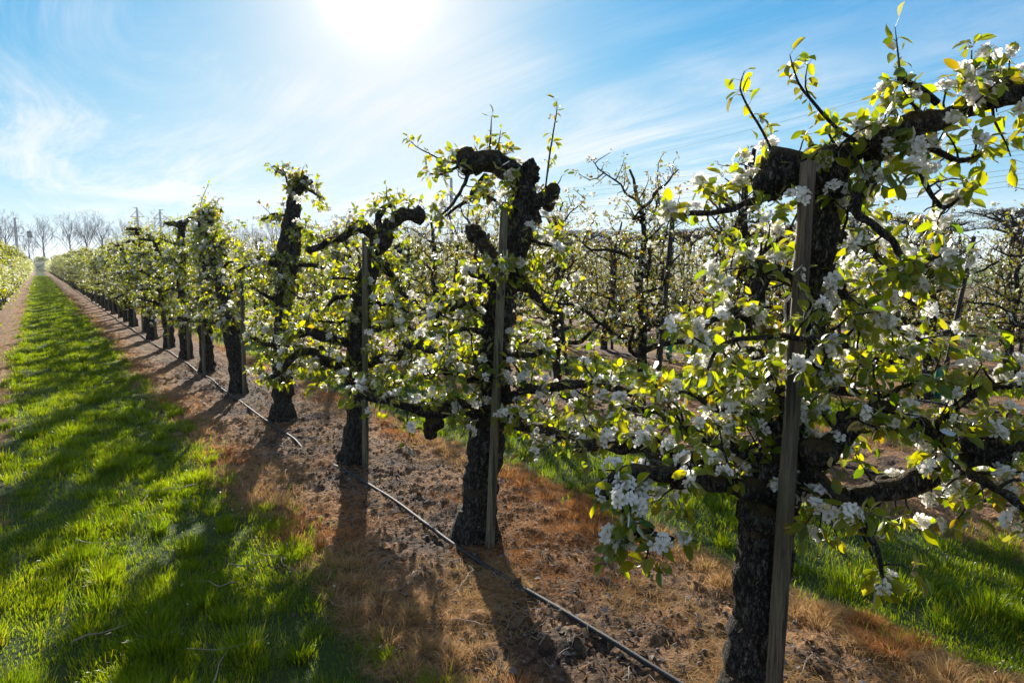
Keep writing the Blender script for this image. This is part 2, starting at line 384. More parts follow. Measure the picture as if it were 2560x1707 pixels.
PRISM = (np.array([(-.5, 0, -.3), (.5, 0, -.3), (0, 0, .5), (-.4, 1, -.3), (.4, 1, -.3), (0, 1, .4)], float),
         np.array([(0, 1, 4, 3), (1, 2, 5, 4), (2, 0, 3, 5)]), np.zeros((0, 3), np.int64))
def flower_t(lod):
    V = []; q = []; t = []; C = []
    for k in range(5):
        a = 2*PI*k/5+(.1 if k % 2 else -.06); ca, sa = math.cos(a), math.sin(a); b = len(V)
        if lod >= 3: prof = [(.10, 0, .02), (.32, .22, .10), (.32, -.22, .10), (.36, 0, .04), (.70, .37, .24), (.70, -.37, .24), (.74, 0, .15), (.95, .20, .32), (.95, -.20, .32), (1.0, 0, .29)]
        elif lod == 2: prof = [(.08, 0, .02), (.45, .26, .14), (.45, -.26, .14), (.5, 0, .07), (.98, .16, .30), (.98, -.16, .30)]
        else: prof = [(.05, 0, .02), (.6, .32, .16), (1, 0, .26), (.6, -.32, .16)]
        for r, s_, z in prof:
            V.append((ca*r-sa*s_, sa*r+ca*s_, z+(.04 if k % 2 else 0))); C.append((1, 1, 1) if r > .2 else (.75, .85, .55))
        if lod >= 3:
            t += [(b, b+3, b+1), (b, b+2, b+3), (b+7, b+9, b+9-2)][:2]
            q += [(b+1, b+3, b+6, b+4), (b+3, b+2, b+5, b+6), (b+4, b+6, b+9, b+7), (b+6, b+5, b+8, b+9)]
        elif lod == 2:
            t += [(b, b+3, b+1), (b, b+2, b+3)]; q += [(b+1, b+3, b+5, b+4)]; t += [(b+3, b+2, b+5)]
        else: q += [(b, b+3, b+2, b+1)]
    if lod >= 2:
        na = 12 if lod >= 3 else 6
        for k in range(na):
            a = 2*PI*k/na+.3*k; r = .16+.16*((k*7) % 5)/5; h = .34+.1*((k*3) % 4)/4; s_ = .055; b = len(V)
            x, y = math.cos(a)*r, math.sin(a)*r
            V += [(x-s_, y, h), (x, y-s_, h+.02), (x+s_, y, h), (x, y+s_, h+.03)]; C += [(.22, .09, .08)]*4; q.append((b, b+1, b+2, b+3))
            if lod >= 3:
                V += [(x*.3, y*.3, .03), (x, y, h), (x*.3+.03, y*.3+.02, .03)]; C += [(.85, .85, .65)]*3; t.append((b+4, b+5, b+6))
        b = len(V); V += [(.13*math.cos(z), .13*math.sin(z), .07) for z in np.linspace(0, 2*PI, 5)[:-1]]; C += [(.45, .5, .12)]*4; q.append((b, b+1, b+2, b+3))
    return (np.array(V, float), np.array(q, np.int64).reshape(-1, 4), np.array(t, np.int64).reshape(-1, 3)), np.array(C, float)
FLO = {k: flower_t(k) for k in (1, 2, 3)}

def leafcol(r, k, style, z=None):
    """per-leaf transmittance-like colour"""
    g = np.array([.29, .40, .035]); yl = np.array([.50, .51, .035]); br = np.array([.42, .26, .05]) if style == 'slim' else np.array([.38, .29, .05]); dk = np.array([.13, .25, .035])
    a = r.random((k, 1)); b = r.random((k, 1)); c = g+(yl-g)*np.clip(a*1.5-.25, 0, 1); c = np.where(b < .16, dk+(g-dk)*a, c)
    pb = .025 if style == 'old' else .34
    if z is not None: pb = pb+np.clip((z[:, None]-2.05)*.6, 0, .22)
    c = np.where(r.random((k, 1)) < pb, br*(.6+.7*a), c)
    return c*(.8+.4*r.random((k, 1)))*(.62 if style == 'slim' else 1)

def foliage(mb, r, p, a, lod, style, nl, ls, dens=1.0):
    """rosettes of leaves at p with axis a"""
    if len(p) == 0: return
    k = r.poisson(nl*dens, len(p)); idx = np.repeat(np.arange(len(p)), k); M = len(idx)
    if M == 0: return
    p = p[idx]; a = nrm(a[idx]); ref = np.where(np.abs(a[:, 2:3]) < .9, np.array([[0, 0, 1.]]), np.array([[1., 0, 0]]))
    u = nrm(np.cross(a, ref)); v = np.cross(a, u); ph = r.random(M)*2*PI; th = np.radians(r.uniform(15, 95, M))
    d = a*np.cos(th)[:, None]+(u*np.cos(ph)[:, None]+v*np.sin(ph)[:, None])*np.sin(th)[:, None]
    d = nrm(d+np.array([0, 0, .25])); L = ls*r.uniform(.55, 1.15, M); pl = L*r.uniform(.25, .75, M)
    e = p+d*pl[:, None]
    dr = r.uniform(-.2, 1.15, (M, 1))**1.0; ld = nrm(d+dr*np.array([0, 0, -1.])+.35*r.normal(size=(M, 3)))
    nd = nrm(np.array([0, 0, 1.])+.75*r.normal(size=(M, 3))+.3*d)
    col = leafcol(r, M, style, e[:, 2])
    if lod >= 2:
        w = .0016 if lod == 3 else .0022
        place(mb, PRISM, p, d, nd, np.stack([np.full(M, w), pl, np.full(M, w)], -1), np.tile(np.array([[.22, .16, .05]]), (M, 1)))
    ts = LEAF[lod]; wh = r.integers(0, len(ts), M)
    for q, T in enumerate(ts):
        s = wh == q; place(mb, T, e[s], ld[s], nd[s], np.stack([L[s]*r.uniform(.75, 1.15, s.sum()), L[s], L[s]], -1), col[s])
def corymb(mb, r, p, a, lod, fs=.019, nf=7, stem=.03, mbs=None):
    if len(p) == 0: return
    k = np.clip(r.poisson(nf, len(p)), 3, 12); idx = np.repeat(np.arange(len(p)), k); M = len(idx)
    p = p[idx]; a = nrm(a[idx]*.7+np.array([0, 0, .5])); d = nrm(a+r.normal(size=(M, 3))*.47); ln = stem*r.uniform(.6, 1.2, M)
    e = p+d*ln[:, None]; nd = nrm(d+.35*r.normal(size=(M, 3))); yd = nrm(np.cross(nd, r.normal(size=(M, 3))))
    T, C = FLO[max(lod, 1)]; base = np.tile(np.array([[.86, .86, .87]]), (M, 1))*r.uniform(.9, 1.04, (M, 1))
    cup = r.uniform(.3, 1.7, M); s = fs*r.uniform(.75, 1.1, M)
    # petals: template normal is z, so pass yd/nd with place's z = cross(x,y)
    place(mb, T, e, yd, nd, np.stack([s, s, s*cup], -1), base, C)
    if lod >= 2: place(mb, PRISM, p, d, nd, np.stack([np.full(M, .0013), ln, np.full(M, .0013)], -1), np.tile(np.array([[.35, .42, .16]]), (M, 1)))

def twigs(mbt, r, path, rad, lod, style, spacing, lmin, lmax, up=.3, spread=1.0, rs=None, side=None, taper=True, skip=0.0, rosgap=.06, hang=.25):
    """twigs along a limb; returns rosette points and axes"""
    seg = np.linalg.norm(np.diff(path, axis=0), axis=1); s = np.concatenate([[0], np.cumsum(seg)]); L = s[-1]; RP = []; RA = []
    cnt = max(1, int((L*(1-skip))/spacing)); n_ = {3: 5, 2: 4, 1: 3, 0: 3}[lod]
    T = nrm(np.gradient(path, axis=0))
    for k in range(cnt):
        q = skip*L+(k+r.random())*spacing
        if q > L: break
        f = np.interp(q, s, np.arange(len(s))); i = int(f); p0 = path[i]+(path[min(i+1, len(path)-1)]-path[i])*(f-i); t = T[i]; r0 = np.interp(f, np.arange(len(rad)), rad)
        d = nrm(r.normal(size=3)); d = nrm(d-t*np.dot(d, t)*.75+np.array([0, 0, up]))
        if side is not None: d = nrm(d*np.array(side))
        ln = r.uniform(lmin, lmax)*r.choice([.35, .7, 1.0], p=[.35, .35, .3])
        bend = nrm(r.normal(size=3)+np.array([0, 0, .6 if r.random() > hang else -1.6])); K = 4
        pts = [p0+d*r0*.5]; dd = d.copy()
        for z in range(K): dd = nrm(dd+bend*.28+.22*r.normal(size=3)); pts.append(pts[-1]+dd*ln/K)
        pts = np.array(pts); rr = np.linspace(max(.0028, min(.009, .012*ln**.5)), .0022, K+1)
        if lod >= 1 or ln > .12: tube(mbt, pts, rr*(1.3 if lod < 2 else 1), n_, .04 if lod == 3 else .2, seed=k)
        m = max(1, int(ln/rosgap)); 
        for z in range(m):
            f = (z+1)/m*K; i = min(int(f), K-1); pp = pts[i]+(pts[i+1]-pts[i])*(f-i); tt = nrm(pts[i+1]-pts[i])
            ax = tt if z == m-1 else nrm(tt*.3+nrm(r.normal(size=3)))
            RP.append(pp+ax*.008); RA.append(ax)
    return RP, RA

# style table: leaf size, leaves per rosette, blossom share, flower size
STY = {'old': dict(ls=.053, nl=6.4, bl=.41, fs=.0205, nf=9), 'slim': dict(ls=.040, nl=4.6, bl=.34, fs=.0150, nf=7)}

TWD = 1.0
TW_EXTRA = {1: 1.45, 2: 1.25}
def tw_opts(o, f=1.0):
    o = dict(o); o['spacing'] *= .50*TWD*f; o['rosgap'] = o.get('rosgap', .06)*.85; return o
def build_tree(name, loc, spec, lod, style, seed, label, cat='tree', group=None, world=False, clusters=False, barkm=None, fill=0):
    """spec: dict(trunk=(pts,rad), limbs=[(pts,rad,opts)], knobs=[(c,r)], shoots=[(pts,rad)]) -> tree > trunk, limb..., twigs, foliage, blossom"""
    r = np.random.default_rng(seed); loc = np.asarray(loc, float); o = loc if world else np.zeros(3)
    bm_ = barkm or (M_bark if style == 'old' else M_bark2); st = STY[style]
    root = empty(name, loc, label, cat, group)
    ns = {3: 28, 2: 18, 1: 10, 0: 6}[lod]; step = {3: .025, 2: .05, 1: .1, 0: .25}[lod]
    tp, tr = spec['trunk']; tp = np.asarray(tp, float)-o; tr = np.asarray(tr, float)
    mb = MB(); tube(mb, tp, tr, ns, step, .27, 11., seed=seed, wob=.014, ridge=.10 if lod == 3 else 0)
    if lod >= 2:
        for z in range(16):
            i = int(r.integers(len(tp)-1)); f = r.random(); c = tp[i]+(tp[i+1]-tp[i])*f; q = tr[i]+(tr[i+1]-tr[i])*f; a = r.random()*6.28; blob(mb, c+np.array([math.cos(a), math.sin(a), 0])*q*.62, q*r.uniform(.4, .62), seed+z, n=18, sq=(1, 1, 1.35))
    for c, rr in spec.get('knobs', []): blob(mb, np.asarray(c, float)-o, rr, seed, n={3: 20, 2: 14, 1: 8, 0: 6}[lod])
    if lod >= 1:   # root flare
        for k in range(5):
            a = 2*PI*k/5+r.random(); d = np.array([math.cos(a), math.sin(a), 0]); b = tp[0]
            tube(mb, [b+d*tr[0]*.45+[0, 0, tr[0]*1.6], b+d*tr[0]*.95+[0, 0, .03], b+d*tr[0]*1.5+[0, 0, -.03]], [tr[0]*.5, tr[0]*.42, tr[0]*.2], 8, .03, .2, seed=k+seed)
    if lod == 0: base_mb = mb
    else: obj('trunk', (mb, bm_), root)
    tw = MB() if lod else mb; RP = []; RA = []; SP = []; SA = []
    for li, (lp, lr, op) in enumerate(spec['limbs']):
        lp = np.asarray(lp, float)-o; lr = np.asarray(lr, float); lm = MB() if lod >= 2 else tw; tl = lm if lod >= 2 else tw
        big = lr[0] > .016
        tgt = tl
        pp, tt, rr = tube(tgt, lp, lr, {3: 16, 2: 10, 1: 7, 0: 4}[lod] if big else {3: 8, 2: 6, 1: 4, 0: 3}[lod], step*.8, .36 if big else .2, 20., seed=seed+li*7, wob=.022 if big else .012)
        if big and lod:
            LL = np.linalg.norm(np.diff(pp, axis=0), axis=1).sum()
            for z in range(int(LL/(.11 if lod > 1 else .25))):
                i = int(r.integers(len(pp))); dn = r.normal(size=3); dn[2] = abs(dn[2])*.6; dn = nrm(dn); q = rr[i]*r.uniform(.5, .85); blob(tgt, pp[i]+dn*rr[i]*.75, q, seed+z+li, n={3: 14, 2: 10, 1: 7}[lod])
        for z in range(3): RP.append(pp[-1]+r.normal(size=3)*.012); RA.append(nrm(tt[-1]+r.normal(size=3)*.5))
        if big and r.random() < .7 and lod: blob(tgt, pp[-1], lr[-1]*1.25, seed+li, n=10 if lod < 3 else 14)
        a, b = twigs(tl, r, pp, rr, lod, style, **tw_opts({**dict(spacing=.075, lmin=.08, lmax=.34, up=.3), **spec.get('tw', {}), **op}, TW_EXTRA.get(seed, 1.0) if lod == 3 else 1.0)); RP += a; RA += b
        if lod >= 2: obj('limb' if big else 'branch', (lm, bm_), root)
    for lp, lr in spec.get('shoots', []):
        lp = np.asarray(lp, float)-o; sm_ = MB() if lod else tw; pp, tt, rr = tube(sm_, lp, lr, 6 if lod > 1 else 3, step*1.2, 0, seed=seed)
        if lod: obj('shoot', (sm_, bm_), root)
        L = np.linalg.norm(np.diff(pp, axis=0), axis=1).sum(); kk = max(3, int(L/.034))
        for z in range(kk):
            f = (.22+.78*z/(kk-1))*(len(pp)-1); i = min(int(f), len(pp)-2); q = pp[i]+(pp[i+1]-pp[i])*(f-i)
            SP.append(q); SA.append(nrm(tt[i]*.5+nrm(r.normal(size=3))) if z < kk-1 else tt[i])
    if lod == 1: obj('branches', (tw, bm_), root)
    RP = np.array(RP); RA = np.array(RA); nshoot = 0
    fl = MB(); 
    isb = (r.random(len(RP)) < st['bl']*(1 if lod > 2 else .85 if lod == 2 else .62)*(.25+1.5*vn(RP*2.2+seed, 4)))
    foliage(fl, r, RP[~isb], RA[~isb], lod, style, st['nl'], st['ls']); foliage(fl, r, RP[isb], RA[isb], lod, style, st['nl']*.6, st['ls'])
    if SP: foliage(fl, r, np.array(SP), np.array(SA), lod, style, 2.7, st['ls']*.9)
    if fill:      # leaf rosettes on fine spurs too thin to see at that distance
        M = fill; M = int(M*2.2); z = r.uniform(.62 if style == 'old' else .38, 2.15 if style == 'old' else 2.35, M); w = .42-.13*(z-1); fp = np.stack([r.normal(size=M)*w*.75, r.uniform(-1, 1, M)*.95, z], -1); fp = fp[vn(fp*np.array([5., 4, 5])+seed, 6) > .55]; M = len(fp)
        fb = r.random(M) < (.34 if style == 'old' else .22); fa = r.normal(size=(M, 3)); foliage(fl, r, fp[~fb], fa[~fb], lod, style, st['nl'], st['ls'])
        isb = np.concatenate([isb, fb]); RP = np.vstack([RP, fp]); RA = np.vstack([RA, fa])
    fo = obj('foliage', (fl, M_leaf), root)
    bp, ba = RP[isb], RA[isb]
    if clusters:
        near = np.argsort(((bp+o-CAM)**2).sum(1))[:100]; rest = np.setdiff1d(np.arange(len(bp)), near)
        for z in near:
            q = tuple(bp[z]); d = Vector(nrm(ba[z]*.6+np.array([0, 0, .5])+.2*r.normal(size=3)))
            c = bpy.data.objects.new('blossom_cluster', CLU[int(r.integers(len(CLU)))]); COL.objects.link(c); c.parent = root
            c.location = q; c.rotation_euler = (d.to_track_quat('Z', 'Y').to_matrix() @ Matrix.Rotation(r.random()*6.28, 3, 'Z')).to_euler()
            s = r.uniform(.85, 1.2); c.scale = (s, s, s)
        if len(rest):
            b = MB(); corymb(b, r, bp[rest], ba[rest], lod, st['fs'], st['nf']); tag(obj('blossom_clusters', (b, M_petal), root), kind='stuff')
    else:
        b = MB(); corymb(b, r, bp, ba, lod, st['fs'], st['nf'] if lod else 5); obj('blossom', (b, M_petal), root)
    if lod == 0: obj('trunk', (mb, bm_), root)
    return root
CLU = []
for k in range(9):
    b = MB(); rr = np.random.default_rng(50+k); corymb(b, rr, np.zeros((1, 3)), np.array([[0, 0, 1.]]), 3, .0195, 10 if k % 3 else 7); CLU.append(b.mesh('blossom_cluster', M_petal))

# ------------------------------------------------------------------ generic skeletons
def spec_old(r, lean=None, H=None):
    H = H or r.uniform(1.95, 2.3); lx, ly = (r.normal(size=2)*.07 if lean is None else lean)
    tp = [(0, 0, -.05), (lx*.1, ly*.1, .35), (lx*.4, ly*.3, .8), (lx*.8+r.normal()*.03, ly*.8, 1.3), (lx, ly, 1.75), (lx*1.2, ly*1.6, H)]
    b = r.uniform(.075, .095); tr = [b*1.15, b, b*1.02, b*.85, b*.75, b*.6]; tp = np.array(tp)
    limbs = []; knobs = [(tp[-1], b*.75), (tp[4]+r.normal(size=3)*.03, b*.8)]
    def at(z): return np.array([np.interp(z, tp[:, 2], tp[:, 0]), np.interp(z, tp[:, 2], tp[:, 1]), z])
    def limb(z0, az, L, rise, r0, op):
        d = np.array([math.cos(az), math.sin(az), 0]); p = at(z0); w = r.normal(size=(4, 3))*.035*L
        pts = [p, p+d*L*.25+[0, 0, rise*.55]+w[0], p+d*L*.5+[0, 0, rise*.8]+w[1], p+d*L*.78+[0, 0, rise*1.1]+w[2], p+d*L+[0, 0, rise]+w[3]]
        limbs.append((pts, [r0, r0*.9, r0*.8, r0*.68, r0*.5], op))
    for sgn in (1, -1):    # strong low arms along the row
        limb(r.uniform(.68, .9), sgn*PI/2+r.normal()*.2, r.uniform(.7, .95), r.uniform(-.02, .2), r.uniform(.04, .055), {})
    for az in (0, PI): limb(r.uniform(.75, 1.0), az+r.normal()*.4, r.uniform(.4, .6), r.uniform(-.1, .15), .03, {})
    for z0 in (1.15, 1.4, 1.6, 1.8):
        for q in range(3):
            az = r.choice([PI/2, -PI/2, 0, PI], p=[.32, .32, .18, .18])+r.normal()*.35
            limb(z0+r.normal()*.07, az, r.uniform(.35, .75)*(1.1 if abs(math.sin(az)) > .6 else .65)*(1.15-.25*(z0-1)), r.uniform(-.08, .22), r.uniform(.014, .032), {})
    for q in range(int(r.integers(2, 5))):    # stubby, twisted head
        az = r.random()*2*PI; limb(H-r.uniform(0, .15), az, r.uniform(.15, .4), r.uniform(-.02, .2), r.uniform(.03, .05), dict(spacing=.05, lmin=.06, lmax=.22))
    sh = []
    for q in range(int(r.integers(1, 4))):
        p = at(H-.05)+np.array([r.normal()*.12, r.normal()*.15, 0]); t = nrm(np.array([r.normal()*.35, r.normal()*.35, 1])); L = r.uniform(.15, .4)
        sh.append(([p, p+t*L*.5+r.normal(size=3)*.02, p+t*L], [.005, .004, .002]))
    return dict(trunk=(tp, tr), limbs=limbs, knobs=knobs, shoots=sh)
def spec_slim(r):
    H = r.uniform(2.35, 3.0); lx, ly = r.normal(size=2)*.12
    tp = np.array([(0, 0, -.05), (lx*.1, ly*.1, .4), (lx*.5, ly*.5, .9), (lx*.8+r.normal()*.05, ly*.8+r.normal()*.05, 1.4), (lx+r.normal()*.06, ly, 1.9), (lx*1.3+r.normal()*.1, ly*1.5+r.normal()*.12, H)])
    b = r.uniform(.050, .072); tr = [b*1.2, b, b*.85, b*.7, b*.5, b*.22]; limbs = []
    def at(z): return np.array([np.interp(z, tp[:, 2], tp[:, 0]), np.interp(z, tp[:, 2], tp[:, 1]), z])
    k = 17
    for q in range(k):
        z0 = .5+(H-.65)*(q/k)**1.1+r.normal()*.03; az = q*2.4+r.normal()*.4; d = np.array([math.cos(az)*.75, math.sin(az)*1.15, 0])
        L = (1.05-.33*(z0-.5))*r.uniform(.6, 1.05); rise = r.uniform(.0, .45); p = at(z0); w = r.normal(size=(4, 3))*.06*L
        pts = [p, p+d*L*.25+[0, 0, rise*.2]+w[0], p+d*L*.5+[0, 0, rise*.45]+w[1], p+d*L*.78+[0, 0, rise*.8]+w[2], p+d*L+[0, 0, rise]+w[3]]
        r0 = (.034 if q < 6 else .021)*r.uniform(.7, 1.1); limbs.append((pts, [r0, r0*.8, r0*.65, r0*.5, r0*.3], {}))
    return dict(trunk=(tp, tr), limbs=limbs, knobs=[], shoots=[], tw=dict(spacing=.085, lmin=.08, lmax=.38, up=.45, rosgap=.075, hang=.12))

def copy_tree(root, loc, rz, sc, label=None, group=None, kids=True):
    c = root.copy(); COL.objects.link(c); c.location = loc; c.rotation_euler = (0, 0, rz); c.scale = (sc, sc, sc)
    if label: c['label'] = label
    if group: c['group'] = group
    for ch in root.children:
        d = ch.copy(); COL.objects.link(d); d.parent = c
    return c
def rowx(k): return ROW0+PITCHX*k
def gz1(x, y): return float(gz(np.array([x]), np.array([y]))[0])
# ------------------------------------------------------------------ the four nearest trees, from their real outlines
def PX(*a): return np.array([P(*q) for q in a])
def L_(pts, r, **op): return (PX(*pts), r, op)
def bez(n_, r0, r1): return list(np.linspace(r0, r1, n_))
D = 2.34
t1 = dict(
 trunk=(PX((1722, 1640, D), (1728, 1500, D), (1742, 1330, D), (1760, 1190, D), (1790, 1070, D+.02), (1822, 950, D+.04), (1845, 820, D+.05), (1862, 690, D+.05), (1880, 550, D+.05), (1893, 440, D+.04), (1893, 368, D+.02)),
        [.105, .086, .082, .092, .095, .068, .064, .061, .060, .062, .052]),
 knobs=[(P(1790, 405, D), .052), (P(1812, 388, D), .05), (P(2010, 335, D-.03), .052), (P(2095, 318, D-.05), .045), (P(2292, 208, D-.1), .04), (P(1905, 400, D+.03), .055), (P(1392, 1125, 2.02), .032), (P(1880, 1035, 2.2), .05), (P(1782, 430, D+.02), .04)],
 limbs=[
  L_([(1895, 380, D), (1950, 352, D-.02), (2020, 322, D-.03), (2095, 297, D-.05), (2180, 266, D-.08), (2260, 232, D-.1), (2330, 214, D-.12), (2400, 205, D-.15)], [.052, .040, .041, .040, .032, .027, .026, .018], spacing=.024, lmin=.05, lmax=.2),
  L_([(1890, 400, D), (1850, 392, D), (1800, 392, D), (1778, 425, D)], [.055, .05, .055, .045], spacing=.06, lmin=.04, lmax=.14),
  L_([(1745, 1120, D), (1640, 1085, D+.15), (1523, 1044, 2.6), (1475, 1021, 2.75), (1410, 1012, 2.9), (1346, 1020, 3.05)], [.05, .04, .036, .034, .03, .022], spacing=.05, lmin=.08, lmax=.33, up=.6),
  L_([(1745, 1125, D), (1640, 1100, 2.25), (1540, 1088, 2.12), (1450, 1095, 2.05), (1395, 1125, 2.02)], [.045, .032, .028, .024, .026], spacing=.05, lmin=.06, lmax=.26, up=.3),
  L_([(1440, 1100, 2.04), (1435, 1170, 2.0), (1470, 1215, 1.98), (1545, 1232, 1.98)], [.018, .013, .012, .008], spacing=.026, lmin=.05, lmax=.2, up=0, hang=.6),
  L_([(1770, 1085, D), (1690, 1030, D+.05), (1610, 1000, D+.12), (1530, 960, D+.2), (1440, 930, D+.3)], [.03, .022, .018, .015, .01], up=.8, spacing=.055, lmax=.3),
  L_([(1835, 1065, D), (1900, 1040, D-.1), (1971, 962, D-.12), (2068, 956, D-.12), (2148, 990, D-.14), (2212, 1012, D-.16), (2300, 1015, D-.18), (2420, 1000, D-.2)], [.048, .038, .036, .035, .038, .04, .034, .03], spacing=.042, lmin=.08, lmax=.33, up=.6),
  L_([(1835, 1110, D), (1906, 1124, D-.06), (2003, 1130, D-.1), (2100, 1115, D-.12), (2197, 1072, D-.15), (2300, 1050, D-.2)], [.045, .036, .038, .04, .034, .025], spacing=.05, lmax=.3),
  L_([(1860, 1075, D-.1), (1920, 1137, 2.15), (1971, 1188, 2.08), (2013, 1253, 2.0), (2030, 1330, 1.95)], [.016, .013, .011, .009, .005], spacing=.05, lmax=.24, up=0, hang=.5),
  L_([(2197, 1072, D-.15), (2260, 1110, 2.05), (2330, 1150, 1.95), (2400, 1190, 1.9)], [.02, .014, .01, .006], spacing=.045, lmax=.28, up=.1, hang=.5),
  L_([(1817, 636, D), (1773, 619, D-.05), (1746, 612, D-.08), (1747, 661, D-.1), (1739, 703, D-.1), (1720, 714, D-.1), (1748, 745, D-.1)], [.03, .024, .026, .026, .022, .024, .012], spacing=.06, lmax=.2),
  L_([(1720, 712, D-.1), (1690, 730, D-.12), (1640, 740, D-.15), (1610, 760, D-.18)], [.03, .014, .01, .006], spacing=.045, lmax=.22),
  L_([(1790, 425, D), (1764, 438, D), (1689, 471, D-.03), (1625, 488, D-.05), (1560, 493, D-.08)], [.018, .012, .011, .009, .006], spacing=.04, lmax=.16, up=.6, lmin=.04),
  L_([(1815, 530, D), (1773, 562, D-.04), (1722, 606, D-.08), (1676, 655, D-.12)], [.01, .008, .006, .004], spacing=.05, lmax=.15),
  L_([(1910, 765, D-.04), (1857, 775, 2.12), (1798, 771, 2.1), (1722, 779, 2.1), (1667, 796, 2.08), (1635, 842, 2.08)], [.010, .008, .008, .008, .007, .004], spacing=.055, lmax=.2),
  L_([(2011, 365, D-.02), (1988, 416, D-.06), (1973, 489, D-.12), (2023, 512, D-.14), (2062, 547, D-.17), (2089, 600, D-.2)], [.018, .017, .016, .011, .010, .012], spacing=.06, lmax=.22, hang=.5, up=0),
  L_([(2089, 600, D-.2), (2120, 615, D-.2), (2160, 610, D-.22)], [.012, .008, .005], spacing=.022, lmin=.05, lmax=.16, up=-.2, hang=.7),
  L_([(2089, 600, D-.2), (2078, 625, D-.2), (2050, 645, D-.22)], [.012, .008, .005], spacing=.03, lmin=.05, lmax=.14, up=-.2, hang=.7),
  L_([(2073, 331, D-.05), (2100, 365, D-.07), (2120, 412, D-.1), (2143, 454, D-.12), (2174, 478, D-.13), (2209, 458, D-.14)], [.014, .010, .009, .008, .007, .004], spacing=.045, lmax=.2),
  L_([(2120, 330, D-.05), (2160, 350, D-.1), (2200, 365, D-.12), (2250, 355, D-.14)], [.014, .010, .009, .006], spacing=.035, lmax=.16),
  L_([(1890, 640, D), (1960, 690, D+.1), (2040, 740, D+.2), (2120, 790, D+.3)], [.022, .016, .012, .008], spacing=.045, lmax=.3),
  L_([(1885, 760, D), (1950, 800, D+.05), (2020, 830, D+.1), (2080, 820, D+.1)], [.018, .012, .010, .006], spacing=.045, lmax=.28),
  L_([(1850, 860, D), (1930, 900, D-.02), (2010, 900, D-.05), (2090, 880, D-.08)], [.022, .014, .010, .006], spacing=.042, lmax=.24),
  L_([(1890, 520, D), (1960, 560, D+.12), (2030, 600, D+.25), (2090, 640, D+.35)], [.02, .014, .010, .007], spacing=.05, lmax=.26),
  L_([(1812, 900, D), (1740, 880, D+.1), (1680, 840, D+.15), (1620, 830, D+.2)], [.022, .016, .011, .007], spacing=.045, lmax=.26),
  L_([(1800, 980, D), (1710, 950, D+.05), (1640, 920, D+.1), (1560, 900, D+.15)], [.024, .016, .011, .007], spacing=.045, lmax=.26, up=.5),
  L_([(2150, 990, D-.14), (2200, 930, 2.2), (2260, 900, 2.15), (2350, 890, 2.1)], [.022, .014, .010, .006], spacing=.035, lmax=.22, up=.4),
 ],
 shoots=[(PX((1795, 395, D), (1752, 303, D), (1722, 253, D), (1700, 203, D), (1710, 164, D)), [.005, .0045, .004, .003, .0015]),
  (PX((1990, 340, D-.05), (1919, 292, D-.06), (1864, 230, D-.06), (1834, 191, D-.06), (1814, 126, D-.06)), [.008, .006, .005, .004, .0015]),
  (PX((1870, 240, D-.06), (1850, 200, D-.06), (1855, 150, D-.06)), [.004, .003, .0015]),
  (PX((2154, 238, D-.08), (2112, 203, D-.08), (2064, 182, D-.08)), [.012, .011, .010]),
  (PX((2064, 182, D-.08), (2066, 160, D-.08), (2063, 125, D-.08), (2056, 62, D-.08)), [.005, .004, .003, .0012]),
  (PX((2270, 205, D-.1), (2267, 172, D-.1), (2279, 118, D-.1)), [.008, .005, .002]),
  (PX((1930, 350, D), (1905, 310, D), (1912, 270, D)), [.005, .004, .002])])
D = 3.88
